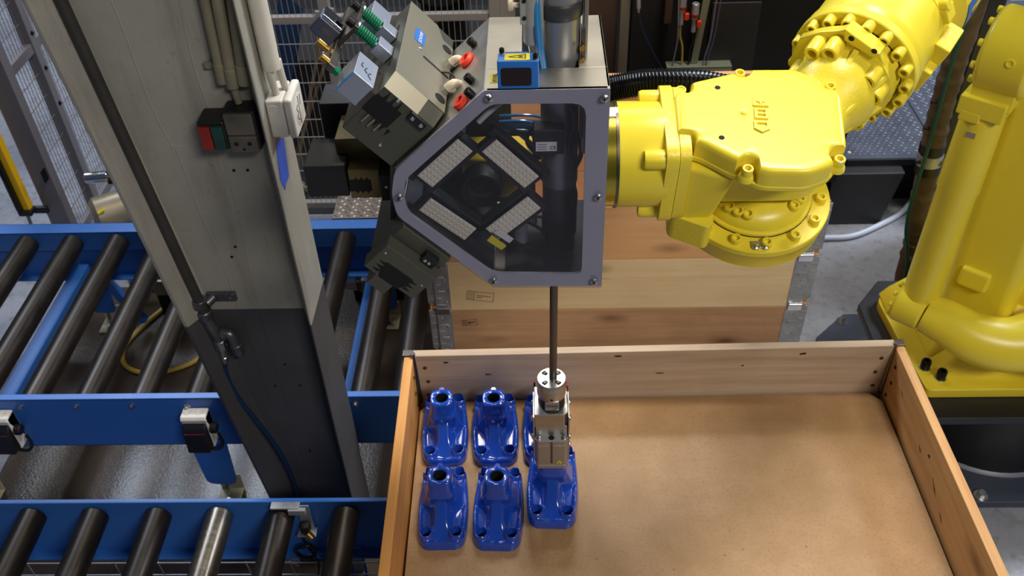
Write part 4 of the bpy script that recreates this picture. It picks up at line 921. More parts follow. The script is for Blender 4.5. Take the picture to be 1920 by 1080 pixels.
for k in range(8): m.box((0.0026, 0, 0.00015), (0.0032, 0.0005, 0.0003), Matrix.Rotation(R(45 * k), 4, 'Z'))
ob('laser_symbol', m, 'ink_black', lb2)
for x, y in ((-0.0470, 1.1790), (-0.0005, 1.1600)):
    sc_ = ob('screw', MB().lathe([(0.0052, 0), (0.0052, 0.001), (0.0038, 0.0012)], 16, Matrix.Translation((x, y, 1.905))), 'zinc_screw', ls)
    ob('screw_head', socket_bolt(0.0036, 0.006), 'black_screw', sc_, (x, y, 1.906))

# vertical actuator through the slot
ac = thing('lift_cylinder', 'grey cylinder standing through the slot of the camera housing', 'cylinder', (0.0365, 1.25, 1.50))
simple('anodised_grey', '#97989a', 0.36, 0.6, var=0.05, rvar=0.05)
simple('anodised_black', '#4b4b4d', 0.40, 0.5, var=0.06)
CX, CY = 0.0360, 1.252
ob('barrel', MB().lathe([(0.0285, 1.640), (0.0295, 1.645), (0.0295, 1.935)], 40, Matrix.Translation((CX, CY, 0))), 'anodised_grey', ac)
ob('upper_barrel', MB().lathe([(0.0285, 1.945), (0.0285, 2.35), (0.02, 2.36)], 40, Matrix.Translation((CX, CY, 0))), 'anodised_grey', ac)
ob('clamp_ring', MB().lathe([(0.0315, 1.928), (0.0325, 1.930), (0.0325, 1.948), (0.0315, 1.950)], 40, Matrix.Translation((CX, CY, 0))), 'anodised_black', ac)
ob('lower_barrel', MB().lathe([(0.0, 1.503), (0.027, 1.503), (0.027, 1.535), (0.0295, 1.54), (0.0295, 1.60), (0.0275, 1.602), (0.0275, 1.64)], 40, Matrix.Translation((CX, CY, 0))), 'anodised_black', ac)
ob('guide_strip', MB().box((0.0725, 1.262, 2.01), (0.006, 0.05, 0.62)), 'aluminium_sheet', ac, bev=0.001)
ob('guide_block', MB().box((0.0690, 1.245, 1.82), (0.006, 0.02, 0.18)), 'dark_steel', ac)
for z in (1.865, 1.885): ob('guide_screw', MB().cyl((0.067, 1.232, z), (0.067, 1.226, z), 0.004, n=10), 'brass', ac)
vl = thing('air_valve', 'light grey flow valve with blue air tubes left of the lift cylinder', 'valve', (-0.003, 1.225, 1.88))
simple('valve_grey', '#a9a9a4', 0.42, 0.2, var=0.04)
vb = ob('body', MB().lathe([(0.012, 1.897), (0.013, 1.900), (0.013, 1.925), (0.016, 1.93), (0.016, 1.99), (0.012, 2.0)], 24, Matrix.Translation((-0.004, 1.225, 0))).box((-0.010, 1.222, 1.955), (0.022, 0.02, 0.05)), 'valve_grey', vl, bev=0.001)
for z in (1.940, 1.965): ob('port', MB().cyl((-0.015, 1.213, z), (-0.015, 1.2105, z), 0.003, n=10), 'hole_black', vb)
ob('knob', MB().cyl((-0.022, 1.222, 1.955), (-0.030, 1.222, 1.955), 0.0035, n=10).cyl((-0.030, 1.222, 1.955), (-0.038, 1.222, 1.955), 0.0075, n=16, ch=0.0015), 'cream_fitting', vl)
ob('outlet', MB().cyl((-0.002, 1.225, 1.900), (0.001, 1.225, 1.880), 0.0095, n=18), 'aluminium_sheet', vl)
for k, pts in enumerate(([(0.002, 1.225, 1.885), (0.006, 1.222, 1.868), (0.012, 1.222, 1.845), (0.02, 1.226, 1.80)], [(0.003, 1.22, 2.02), (0.0045, 1.214, 1.95), (0.008, 1.212, 1.90), (0.013, 1.215, 1.86), (0.018, 1.222, 1.80)], [(0.0, 1.219, 2.02), (0.001, 1.212, 1.95), (0.004, 1.210, 1.90), (0.010, 1.214, 1.86), (0.014, 1.222, 1.80)])):
    ob('air_tube', MB().tube(pts, 0.0042 if k == 0 else 0.0036, 10, 6), 'tube_blue', vl)

# ================================================================== ROD WITH ELECTRIC GRIPPER
RX, RY = 0.0258, 1.250
rg = thing('rod_gripper', 'silver electric gripper on a long steel rod holding a blue casting', 'gripper', (RX, RY, 0.955))
ob('rod', MB().cyl((RX, RY, 1.165), (RX + 0.002, RY, 1.515), 0.0074, n=20), 'dark_steel', rg)
m = MB(); N = 40
fl = ob('flange', MB(Matrix.Translation((RX - 0.003, RY, 0))).lathe([(0.024, 1.128), (0.0285, 1.132), (0.029, 1.136), (0.029, 1.171), (0.0278, 1.1735), (0.0, 1.1735)], 40), 'satin_steel', rg)
for k in range(4):
    a = R(45 + 90 * k); c_ = Matrix.Translation((RX - 0.003, RY, 1.1735)) @ Matrix.Rotation(a, 4, 'Z')
    ob('flange_slot', MB(c_).prism(roundpoly([(0.0125, -0.0035), (0.0235, -0.0050), (0.0235, 0.0050), (0.0125, 0.0035)], 0.003, 4), -0.001, 0.0003), 'hole_black', fl)
    ob('slot_screw', MB(c_).lathe([(0.0035, 0.0002), (0.0030, 0.0012), (0, 0.0012)], 12, Matrix.Translation((0.018, 0, 0))), 'dark_steel', fl)
ob('flange_hole', MB().cyl((RX - 0.003, RY - 0.0295, 1.140), (RX - 0.003, RY - 0.0280, 1.140), 0.0026, n=12), 'hole_black', fl)
tb = ob('coupling_tab', MB().prism(roundpoly(rect(RX - 0.0165, RX + 0.0115, 1.2205, 1.235), 0.001, 2), 1.110, 1.134), 'satin_steel', rg, bev=0.001)
txt('lettering', 'GRIP', 0.0085, frame_to((RX - 0.0015, 1.2199, 1.1225), (0, -1, 0), (1, 0, 0)), 'ink_black', tb, 0.0001)
ob('blue_mark', MB().box((RX - 0.0125, 1.2202, 1.1235), (0.003, 0.0006, 0.008)), 'letter_blue', tb)
ob('rubber_disc', MB().lathe([(0.0265, 1.1055), (0.0270, 1.107), (0.0270, 1.114), (0.0250, 1.128)], 36, Matrix.Translation((RX - 0.003, RY, 0))), 'black_rubber', rg)
GX = RX - 0.004
ob('adapter_block', MB().prism([(GX - 0.0335, 1.2135), (GX + 0.0260, 1.2135), (GX + 0.0335, 1.2210), (GX + 0.0335, 1.2900), (GX - 0.0335, 1.2900)], 1.0690, 1.1055), 'satin_steel', rg, bev=0.0012)
ob('mid_body', MB().box((GX, 1.252, 1.052), (0.064, 0.076, 0.036)), 'grip_silver', rg, bev=0.0015)
gb = ob('gripper_body', MB().prism([(GX - 0.0275, 1.1985), (GX + 0.0275, 1.1985), (GX + 0.0335, 1.2045), (GX + 0.0335, 1.292), (GX - 0.0335, 1.292), (GX - 0.0335, 1.2045)], 0.9560, 1.0420), 'grip_silver', rg, bev=0.0015)
ob('top_hole', MB().lathe([(0.0062, 0), (0.0058, 0.0002), (0, 0.0002)], 18, Matrix.Translation((GX, 1.2080, 1.0422))), 'hole_black', gb)
for s in (-1, 1):
    ob('body_screw', ps, 'zinc_screw', gb, (GX + s * 0.0255, 1.2075, 1.0420))
    ob('front_panel', MB().prism(rect(GX + s * 0.0155 - 0.0105, GX + s * 0.0155 + 0.0105, 0.968, 1.028), 0, 0.0012, HT @ Matrix.Translation((0, 0, -0.0485))), 'grip_silver', gb)
    ob('base_hole', MB().cyl((GX + s * 0.0075 + 0.004, 1.1988, 0.9615), (GX + s * 0.0075 + 0.004, 1.1980, 0.9615), 0.0022, n=10), 'hole_black', gb)
    p_ = ob('side_plate', MB().box((GX + s * 0.0352, 1.247, 1.034), (0.0030, 0.070, 0.130)), 'satin_steel', rg, bev=0.0006)
    for y, z in ((1.226, 1.082), (1.262, 1.088), (1.226, 1.0), (1.226, 1.026)): ob('plate_screw', ps, 'zinc_screw', p_, frame_to((GX + s * 0.0367, y, z), (s, 0, 0)))
ob('groove', MB(HT).prism(rect(GX - 0.0022, GX + 0.0022, 0.972, 1.04), -0.0487, -0.0480), 'dark_steel', gb)
ob('rim_band', MB().prism([(GX - 0.0280, 1.1975), (GX + 0.0280, 1.1975), (GX + 0.0340, 1.2035), (GX + 0.0340, 1.2925), (GX - 0.0340, 1.2925), (GX - 0.0340, 1.2035)], 0.9555, 0.9660), 'grip_silver', gb, bev=0.001)
wt_ = ob('warning_triangle', MB(HT).prism([(GX + 0.0105, 0.9740), (GX + 0.0215, 0.9740), (GX + 0.0160, 0.9830)], -0.0470, -0.0466), 'label_yellow', gb)
ob('warning_bolt', MB(HT).prism([(GX + 0.0150, 0.9750), (GX + 0.0172, 0.9750), (GX + 0.0160, 0.9805)], -0.0466, -0.0463), 'ink_black', wt_)
for s in (-1, 1):
    ob('jaw', MB().box((RX + s * 0.0045, RY, 0.928), (0.0080, 0.016, 0.060)), 'satin_steel', rg, bev=0.001)
ob('red_clip', MB().box((GX + 0.0330, 1.272, 1.125), (0.004, 0.012, 0.016)), 'red_plastic', rg)
ob('red_clip', MB().box((GX - 0.0330, 1.285, 1.122), (0.004, 0.010, 0.012)), 'red_plastic', rg)

# ================================================================== PARALLEL GRIPPERS ON THE HOUSING
def basis(o, s, n):
    m_ = Matrix((Vector(s), Vector(n), Vector((0, 1, 0)))).transposed().to_4x4(); m_.translation = Vector(o); return m_
G1 = basis((A1.x, 0, A1.z), S1, N1)            # local: s along the plate, n outwards, y into the picture
simple('bevel_bright', '#cfc7ad', 0.35, 0.5, var=0.05)
pg = thing('parallel_gripper', 'large olive grey parallel gripper on the upper slanted housing plate', 'gripper', tuple(g1(-0.14, 0, 1.28)))
prof = [(-0.196, 0.004), (-0.075, 0.004), (-0.080, 0.030), (-0.088, 0.048), (-0.088, 0.098), (-0.196, 0.098)]
YS = Matrix(((1, 0, 0, 0), (0, 0, 1, 0), (0, 1, 0, 0), (0, 0, 0, 1)))
ob('body', MB(G1 @ YS).prism([(-0.196, 1.160), (-0.101, 1.160), (-0.080, 1.178), (-0.080, 1.410), (-0.196, 1.410)], 0.004, 0.098), 'dark_olive', pg, bev=0.0015)
ob('face_plate', MB(G1).prism([(0.004, 1.178), (0.098, 1.178), (0.098, 1.410), (0.040, 1.410), (0.026, 1.380), (0.004, 1.380)], 0, 0.0012, Matrix(((0, 0, 1, -0.0803), (1, 0, 0, 0), (0, 1, 0, 0), (0, 0, 0, 1)))), 'olive_light', pg, bev=0.0006)
ob('bright_edge', MB(G1 @ YS).prism([(-0.1005, 1.1595), (-0.0795, 1.1775), (-0.0803, 1.1785), (-0.1013, 1.1605)], 0.036, 0.0985), 'bevel_bright', pg)
FT = G1 @ Matrix(((0, 0, 1, -0.0790), (1, 0, 0, 0), (0, 1, 0, 0), (0, 0, 0, 1)))     # drawing on the light face: (n, y)
lb3 = ob('maker_label', MB(FT).prism(roundpoly(rect(0.060, 0.080, 1.305, 1.345), 0.004, 3), 0, 0.0005), 'label_blue', pg)
txt('maker_lettering', 'SCHUNK', 0.0085, FT @ Matrix.Translation((0.069, 1.325, 0.0008)) @ Matrix.Rotation(R(90), 4, 'Z'), 'paper_tag', lb3, 0.0001)
for n_, y in ((0.016, 1.360), (0.016, 1.205)):
    ob('bore', MB(FT).lathe([(0.0098, 0.0), (0.0095, 0.0006), (0, 0.0006)], 24, Matrix.Translation((n_, y, 0))), 'hole_black', pg)
ob('sensor_slot', MB(FT).prism(roundpoly(rect(0.006, 0.058, 1.2760, 1.2810), 0.0024, 3), 0, 0.0006), 'black_plastic', pg)
ob('slot_cable', MB(FT).tube([(0.020, 1.278, 0.002), (0.010, 1.280, 0.008), (0.0, 1.270, 0.010), (-0.006, 1.250, 0.004)], 0.0016, 8, 5), 'black_rubber', pg)
ob('small_screw', ps, 'zinc_screw', pg, FT @ Matrix.Translation((0.066, 1.292, 0)) @ Matrix.Scale(0.5, 4))
# jaws seen on the end face: dark channel with teeth
E1 = G1 @ Matrix(((1, 0, 0, 0), (0, 1, 0, 0), (0, 0, 1, 1.1600), (0, 0, 0, 1)))      # drawing on the end face: (s, n) with y = 1.16 + w
ch_ = ob('jaw_channel', MB(E1).prism([(-0.150, 0.052), (-0.116, 0.052), (-0.116, 0.098), (-0.150, 0.098)], -0.0007, 0.0), 'hole_black', pg)
for k in range(3):
    n_ = 0.060 + 0.011 * k
    ob('jaw_tooth', MB(E1).prism([(-0.116, n_), (-0.101, n_ + 0.003), (-0.116, n_ + 0.006)], -0.0009, -0.0002), 'hole_black', pg)
    ob('jaw_tooth', MB(E1).prism([(-0.150, n_ - 0.016), (-0.150, n_ - 0.010), (-0.163, n_ - 0.013)], -0.0009, -0.0002), 'hole_black', pg)
    ob('jaw_spring', MB(E1).tube([(-0.166, n_ + 0.004, -0.002), (-0.148, n_ + 0.004, -0.004)], 0.0018, 8, 2), 'bright_steel', pg)
ob('end_clamp', MB(E1).box((-0.108, 0.030, -0.003), (0.014, 0.030, 0.006)), 'black_plastic', pg, bev=0.001)
for n_ in (0.022, 0.038): ob('clamp_screw', MB(E1).lathe([(0.0035, 0), (0.003, 0.0012), (0, 0.0012)], 12, Matrix.Translation((-0.108, n_, -0.006)) @ Matrix.Rotation(R(180), 4, 'X')), 'zinc_screw', pg)
for s, n_ in ((-0.104, 0.070), (-0.178, 0.040)): ob('dowel', MB(E1).lathe([(0.0028, 0), (0.0024, 0.002), (0, 0.002)], 12, Matrix.Translation((s, n_, 0)) @ Matrix.Rotation(R(180), 4, 'X')), 'bright_steel', pg)
for y in (1.235, 1.345): ob('end_bore', MB(G1).prism(roundpoly([(-0.104, y - 0.010), (-0.098, y - 0.010), (-0.098, y + 0.010), (-0.104, y + 0.010)], 0.003, 3), 0, 0.0006, Matrix(((1, 0, 0, 0), (0, 0, 1, 0.098), (0, 1, 0, 0), (0, 0, 0, 1)))), 'hole_black', pg)
# sprung finger assembly on the outer face
simple('finger_aluminium', '#b9c0cf', 0.36, 0.8, var=0.06)
simple('finger_slate', '#5d6376', 0.4, 0.6, var=0.06)
fg = thing('sprung_finger', 'aluminium finger blocks with two green springs on the large gripper', 'gripper finger', tuple(g1(-0.135, 0.12, 1.28)))
for y0, y1 in ((1.162, 1.225), (1.345, 1.400)):
    b_ = ob('finger_block', MB(G1).box((-0.1355, 0.124, (y0 + y1) / 2), (0.041, 0.036, y1 - y0)), 'finger_aluminium', fg, bev=0.0012)
    ob('jaw_rail', MB(G1).box((-0.1355, 0.102, (y0 + y1) / 2), (0.030, 0.010, y1 - y0)), 'dark_steel', b_)
ob('blue_stripe', MB(G1).box((-0.1355, 0.1425, 1.162), (0.041, 0.0012, 0.006)), 'label_blue', fg)
for k in range(3): ob('marker_scribble', MB(G1).tube([(-0.1145, 0.114 + 0.008 * k, 1.175 + 0.008 * k), (-0.1145, 0.120 + 0.007 * k, 1.182 + 0.006 * k), (-0.1145, 0.116 + 0.008 * k, 1.190 + 0.006 * k)], 0.0007, 5, 3), 'hose_blue', fg)
ob('bridge_bar', MB(G1).box((-0.150, 0.162, 1.285), (0.012, 0.012, 0.190)), 'dark_steel', fg, bev=0.0015)
for i, y in enumerate((1.262, 1.318)):
    ps_ = ob('guide_post', MB(G1).box((-0.108, 0.112, y), (0.020, 0.026, 0.026)).cyl((-0.108, 0.10, y), (-0.108, 0.17, y), 0.0035, n=12), 'finger_aluminium', fg, bev=0.001)
    hel = [(-0.108 + 0.0078 * math.cos(R(45 * k)), 0.125 + 0.036 * k / 72, y + 0.0078 * math.sin(R(45 * k))) for k in range(73)]
    ob('spring', MB(G1).tube(hel, 0.0017, 6, 0), 'spring_green', ps_)
    ob('post_cap', MB(G1).cyl((-0.108, 0.162, y), (-0.108, 0.168, y), 0.0085, n=20, ch=0.001).cyl((-0.108, 0.168, y), (-0.108, 0.178, y), 0.0065, n=16), 'black_screw', ps_)
    ob('cap_washer', MB(G1).cyl((-0.108, 0.160, y), (-0.108, 0.163, y), 0.0092, n=20), 'paper_tag', ps_)
ob('cross_plate', MB(G1).box((-0.125, 0.164, 1.290), (0.050, 0.006, 0.085)), 'dark_steel', fg, bev=0.001)
ob('pressure_block', MB(G1).box((-0.150, 0.188, 1.285), (0.030, 0.040, 0.034)), 'finger_slate', fg, bev=0.004)
ob('pressure_cap', MB(G1).box((-0.133, 0.188, 1.285), (0.005, 0.036, 0.030)), 'chrome', fg, bev=0.002)
ob('small_spring', MB(G1).tube([(-0.155 + 0.006 * math.cos(R(60 * k)), 0.145 + 0.012 * k / 24, 1.205 + 0.006 * math.sin(R(60 * k))) for k in range(25)], 0.0015, 6, 0), 'spring_green', fg)
ob('end_screw', MB(G1).cyl((-0.152, 0.156, 1.205), (-0.152, 0.180, 1.205), 0.006, n=14), 'brass', fg)
ob('end_screw', MB(G1).cyl((-0.160, 0.170, 1.250), (-0.160, 0.190, 1.250), 0.006, n=14), 'brass', fg)
# cream elbow fittings and red caps
for i, (n_, y) in enumerate(((0.008, 1.318), (0.010, 1.235))):
    e_ = thing('elbow_fitting', ('cream push-in elbow fitting further from the camera on the large gripper', 'cream push-in elbow fitting nearer the laser sensor front on the large gripper')[i], 'fitting', tuple(g1(-0.079, n_, y)), 'cream elbows on the large gripper')
    T = FT @ Matrix.Translation((n_, y, 0.0))
    ob('base_nut', MB(T).lathe([(0.0095, 0), (0.0095, 0.007)], 6), 'zinc_screw', e_)
    q = 1 if i else -1
    ob('elbow', MB(T).tube([(0, 0, 0.004), (0, 0, 0.014), (-0.004, 0.003 * q, 0.020), (-0.016, 0.008 * q, 0.022)], 0.0068, 14, 5), 'cream_fitting', e_)
    ob('collar', MB(T).cyl((-0.014, 0.007 * q, 0.0218), (-0.022, 0.010 * q, 0.0225), 0.0062, n=14), 'tube_blue', e_)
for i, (s, y) in enumerate(((-0.045, 1.150), (-0.043, 1.275))):
    rp = thing('red_cap', ('red ring plug near the front edge of the slanted plate', 'red ring plug in the middle of the slanted plate')[i], 'plug', tuple(g1(s, 0, y)), 'red plugs on the slanted plate')
    T = frame_to(g1(s, 0.001, y + 0.02), N1, S1)
    ob('ring', MB(T).lathe([(0.006, 0), (0.0125, 0.0), (0.0130, 0.004), (0.0110, 0.007), (0.007, 0.007), (0.006, 0)], 28, Matrix.Scale(1.25, 4, (0, 1, 0))), 'red_rubber', rp)

# lower gripper
B2 = Vector((-0.0748, 0, 1.502)); S2 = Vector((0.70023, 0, -0.71392)); N2 = Vector((-0.71392, 0, -0.70023))
G2 = basis((B2.x, 0, B2.z), S2, N2)
def g2(s, n, y): v = B2 + S2 * s + N2 * n; return Vector((v.x, y, v.z))
lg = thing('parallel_gripper', 'dark parallel gripper on the lower slanted housing plate above the rollers', 'gripper', tuple(g2(-0.14, 0, 1.25)))
ob('body', MB(G2).box((-0.139, 0.047, 1.262), (0.098, 0.086, 0.235)), 'dark_olive', lg, bev=0.002)
ob('front_block', MB(G2).hexa([(-0.192, 0.036, 1.120), (-0.092, 0.036, 1.120), (-0.092, 0.094, 1.120), (-0.192, 0.094, 1.120), (-0.192, 0.030, 1.142), (-0.086, 0.030, 1.142), (-0.086, 0.094, 1.150), (-0.192, 0.094, 1.150)]), 'dark_olive', lg, bev=0.001)
E2 = G2 @ Matrix(((1, 0, 0, 0), (0, 1, 0, 0), (0, 0, 1, 1.1200), (0, 0, 0, 1)))
ob('jaw_channel', MB(E2).prism([(-0.170, 0.062), (-0.118, 0.062), (-0.118, 0.082), (-0.125, 0.0945), (-0.163, 0.0945), (-0.170, 0.082)], -0.0006, 0.0), 'hole_black', lg)
for k in range(3):
    for s, q in ((-0.118, 1), (-0.170, -1)):
        n_ = 0.064 + 0.009 * k
        ob('jaw_tooth', MB(E2).prism([(s, n_), (s + q * 0.012, n_ + 0.003), (s, n_ + 0.006)][::q], -0.0008, -0.0002), 'hole_black', lg)
ob('finger_block', MB(G2).box((-0.150, 0.106, 1.150), (0.036, 0.026, 0.06)), 'dark_olive', lg, bev=0.0012)
ob('sensor_clamp', MB(G2).box((-0.118, 0.024, 1.140), (0.026, 0.020, 0.016)), 'black_plastic', lg, bev=0.001)
for s in (-0.124, -0.116): ob('clamp_screw', MB(G2).lathe([(0.0032, 0), (0.0028, 0.001), (0, 0.001)], 12, Matrix.Translation((s, 0.026, 1.132)) @ Matrix.Rotation(R(180), 4, 'X')), 'zinc_screw', lg)
for s in (-0.184, -0.100): ob('dowel', MB(E2).lathe([(0.0026, 0), (0, 0.002)], 12, Matrix.Translation((s, 0.050 + (0.012 if s > -0.15 else 0), 0)) @ Matrix.Rotation(R(180), 4, 'X')), 'bright_steel', lg)
# side gripper
sg = thing('parallel_gripper', 'brownish gripper with a black box jaw on the left housing plate', 'gripper', (-0.25, 1.35, 1.58))
simple('gripper_brown', '#6e5f38', 0.45, 0.4, var=0.08)
ob('body', MB().hexa([(-0.309, 1.250, 1.612), (-0.257, 1.250, 1.612), (-0.257, 1.40, 1.612), (-0.309, 1.40, 1.612), (-0.309, 1.250, 1.668), (-0.257, 1.250, 1.668), (-0.257, 1.42, 1.668), (-0.309, 1.42, 1.668)]), 'gripper_brown', sg, bev=0.002)
ob('rear_body', MB().box((-0.285, 1.36, 1.655), (0.09, 0.15, 0.10)), 'gripper_brown', sg, bev=0.002)
ob('mount_block', MB().box((-0.240, 1.30, 1.638), (0.034, 0.12, 0.050)), 'black_plastic', sg, bev=0.002)
for dx in (-0.006, 0.005): ob('mount_screw', MB().lathe([(0.003, 0), (0, 0.001)], 12, frame_to((-0.240 + dx, 1.2398, 1.640), (0, -1, 0))), 'zinc_screw', sg)
ob('jaw_box', MB().box((-0.345, 1.29, 1.648), (0.068, 0.085, 0.060)), 'black_plastic', sg, bev=0.002)
ob('jaw_box', MB().box((-0.330, 1.40, 1.690), (0.072, 0.07, 0.070)), 'black_plastic', sg, bev=0.002)
ob('jaw_channel', MB().box((-0.2905, 1.2497, 1.638), (0.036, 0.0012, 0.022)), 'hole_black', sg)
for k in range(3):
    for z, q in ((1.649, 1), (1.627, -1)):
        ob('jaw_tooth', MB(HT).prism([(-0.300 + 0.009 * k, z), (-0.294 + 0.009 * k, z), (-0.297 + 0.009 * k, z + q * 0.005)][::q], -0.1004, -0.0990), 'hole_black', sg)
ob('side_wing', MB().hexa([(-0.245, 1.20, 1.56), (-0.220, 1.20, 1.56), (-0.220, 1.385, 1.56), (-0.245, 1.385, 1.56), (-0.228, 1.20, 1.71), (-0.220, 1.20, 1.71), (-0.220, 1.385, 1.71), (-0.228, 1.385, 1.71)]), 'dark_olive', sg, bev=0.001)

# ================================================================== YELLOW ROBOT
rb = thing('industrial_robot', 'large yellow articulated robot reaching over the pallet boxes', 'robot', (1.5, 2.1, 0.40))
TAU = R(14)
WT = Matrix(((1, 0, 0, 0.128), (0, math.cos(TAU), -math.sin(TAU), 1.27), (0, math.sin(TAU), math.cos(TAU), 1.676), (0, 0, 0, 1)))
UX = Matrix(((0, 0, 1, 0), (1, 0, 0, 0), (0, 1, 0, 0), (0, 0, 0, 1)))    # lathe axis -> +u of the wrist
# tool flange
simple('flange_brass', '#b3a43a', 0.22, 0.9, var=0.06)
ob('tool_flange', MB(WT @ UX).lathe([(0.05, -0.0235), (0.082, -0.0235), (0.084, -0.0215), (0.084, -0.004), (0.05, -0.004)], 48), 'flange_brass', rb)
ob('flange_shim', MB(WT @ UX).lathe([(0.06, -0.005), (0.0865, -0.005), (0.0865, -0.001), (0.06, -0.001)], 48), 'dark_steel', rb)
ob('wrist_neck', MB(WT @ UX).lathe([(0.07, -0.002), (0.0835, -0.002), (0.0850, 0.002), (0.0850, 0.075)], 48), YEL, rb)
wtag = ob('white_tag', MB(WT).box((-0.012, 0.010, 0.085), (0.022, 0.020, 0.002)), 'paper_tag', rb)
ob('mount_plate', MB(WT @ UX).prism(roundpoly(rect(-0.084, 0.084, -0.084, 0.084), 0.030, 4), 0.068, 0.088, None, 0.002, 0.002).prism(roundpoly(rect(-0.082, 0.082, -0.082, 0.082), 0.030, 4), 0.089, 0.106), YELC, rb)
bigb = socket_bolt(0.0155, 0.034); bigb.materials.append(YEL)
for v, w in ((0.060, 0.062), (-0.066, 0.058), (-0.058, -0.066), (0.062, -0.062)):
    ob('flange_bolt', bigb, None, rb, WT @ frame_to((0.070, v, w), (-1, 0, 0)))
# wrist body and its cover
body_o = [(0.100, -0.050), (0.165, -0.055), (0.30, -0.055), (0.333, -0.030), (0.340, 0.040), (0.290, 0.082), (0.205, 0.085), (0.110, 0.062)]
ob('wrist_body', MB(WT).prism(roundpoly(body_o, 0.016, 3), -0.062, 0.044).hexa([(0.104, -0.078, -0.080), (0.150, -0.070, -0.108), (0.160, 0.07, -0.108), (0.104, 0.075, -0.080), (0.104, -0.072, 0.044), (0.175, -0.098, 0.044), (0.175, 0.08, 0.044), (0.104, 0.075, 0.044)]), YEL, rb, bev=0.008, segs=3)
cov_o = [(0.084, -0.052), (0.118, -0.060), (0.158, -0.092), (0.205, -0.122), (0.268, -0.126), (0.303, -0.112), (0.334, -0.074), (0.347, 0.036), (0.332, 0.062), (0.287, 0.097), (0.210, 0.099), (0.116, 0.071), (0.088, 0.046)]
CVB = ((0.200, 0.100), (0.102, 0.064), (0.338, 0.066), (0.096, -0.052), (0.184, -0.106), (0.322, -0.090))
def notched(poly, r, n=220):
    """outline seen from its centre, with round pockets for the cover bolts"""
    p = [Vector(q) for q in roundpoly(poly, 0.012, 4)]; c0 = Vector((0.215, -0.008)); out = []
    for i in range(n):
        d = Vector((math.cos(2 * math.pi * i / n), math.sin(2 * math.pi * i / n))); best = 0.0
        for j, q in enumerate(p):
            e = p[(j + 1) % len(p)] - q; den = d.x * e.y - d.y * e.x
            if abs(den) < 1e-9: continue
            w = q - c0; t_ = (w.x * e.y - w.y * e.x) / den; u_ = (w.x * d.y - w.y * d.x) / den
            if t_ > 0 and -1e-6 <= u_ <= 1 + 1e-6: best = max(best, t_)
        for b_ in CVB:
            f = Vector(b_) - c0; k = f.dot(d); h2 = f.length_squared - k * k
            if h2 < r * r and k > 0: best = min(best, k - math.sqrt(r * r - h2))
        out.append((c0.x + d.x * best, c0.y + d.y * best))
    return out, c0
def dome(poly, c0, h0, h1, ins, ch):
    """prism with a rounded top rim, every ring drawn towards c0"""
    m_ = MB(WT); n = len(poly); rings = [(0.0, h0), (0.0, h1 - ch)] + [(ins * (1 - math.cos(k / 5 * math.pi / 2)), h1 - ch + ch * math.sin(k / 5 * math.pi / 2)) for k in range(1, 6)] + [(ins + 0.010, h1), (ins + 0.03, h1)]
    vs_ = []
    for q, h in rings:
        for x, y in poly:
            v = Vector((x, y)) - c0; v = v * max(0.05, (v.length - q) / v.length); vs_.append((c0.x + v.x, c0.y + v.y, h))
    fs_ = [(r_ * n + i, r_ * n + (i + 1) % n, (r_ + 1) * n + (i + 1) % n, (r_ + 1) * n + i) for r_ in range(len(rings) - 1) for i in range(n)]
    vs_.append((c0.x, c0.y, h1)); k = len(vs_) - 1
    fs_ += [((len(rings) - 1) * n + i, (len(rings) - 1) * n + (i + 1) % n, k) for i in range(n)]
    return m_._add(vs_, fs_)
CP, CC = notched(cov_o, 0.0165)
cov = ob('wrist_cover', dome(CP, CC, 0.050, 0.090, 0.009, 0.011), YEL, rb)
ob('cover_flange', MB(WT).prism(roundpoly(inset(cov_o, -0.0015), 0.012, 4), 0.047, 0.057), YEL, rb, bev=0.002)
cvb = MB().lathe([(0.0125, 0), (0.0115, 0.006), (0.0085, 0.010), (0.0085, 0.022), (0.0078, 0.023), (0.0052, 0.023), (0.0048, 0.016), (0, 0.015)], 24).mesh('cover_bolt'); cvb.materials.append(YEL)
for u, v in CVB: ob('cover_bolt', cvb, None, rb, WT @ Matrix.Translation((u, v, 0.057)))
for u, v in ((0.157, 0.055), (0.150, -0.053)): ob('cover_hole', MB(WT).lathe([(0.0046, 0), (0.0042, 0.0004), (0, 0.0004)], 16, Matrix.Translation((u, v, 0.0900))), 'hole_black', cov)
ob('cover_plug', MB(WT).lathe([(0.0075, 0), (0.0072, 0.0006), (0.0045, 0.0004), (0.004, 0.002), (0.0018, 0.002), (0, 0.0012)], 20, Matrix.Translation((0.190, -0.001, 0.090))), YEL, cov)
# raised casting signs: plus block, letter B, shield
LG = WT @ Matrix.Translation((0.2155, -0.008, 0.0895)) @ Matrix.Rotation(R(-6), 4, 'Z')
plus = [(-0.0022, -0.0065), (0.0022, -0.0065), (0.0022, -0.0022), (0.0065, -0.0022), (0.0065, 0.0022), (0.0022, 0.0022), (0.0022, 0.0065), (-0.0022, 0.0065), (-0.0022, 0.0022), (-0.0065, 0.0022), (-0.0065, -0.0022), (-0.0022, -0.0022)]
ob('raised_sign', MB(LG).prism(rect(-0.0120, 0.0120, 0.0185, 0.0375), 0, 0.0018).prism(plus, 0.001, 0.0036, Matrix.Translation((0, 0.0295, 0))).box((0, 0.0200, 0.0022), (0.024, 0.003, 0.0030)), YEL, cov, bev=0.0005)
ob('raised_sign', MB(LG).frame(rect(-0.0105, 0.0105, -0.0085, 0.0135), rect(-0.0055, 0.0060, -0.0045, 0.0095), 0, 0.0036).box((0, 0.0025, 0.0018), (0.012, 0.0034, 0.0036)), YEL, cov, bev=0.0005)
sh = [(0.0120, -0.0135), (-0.0120, -0.0135), (-0.0120, -0.030), (0.0, -0.0375), (0.0120, -0.030)]
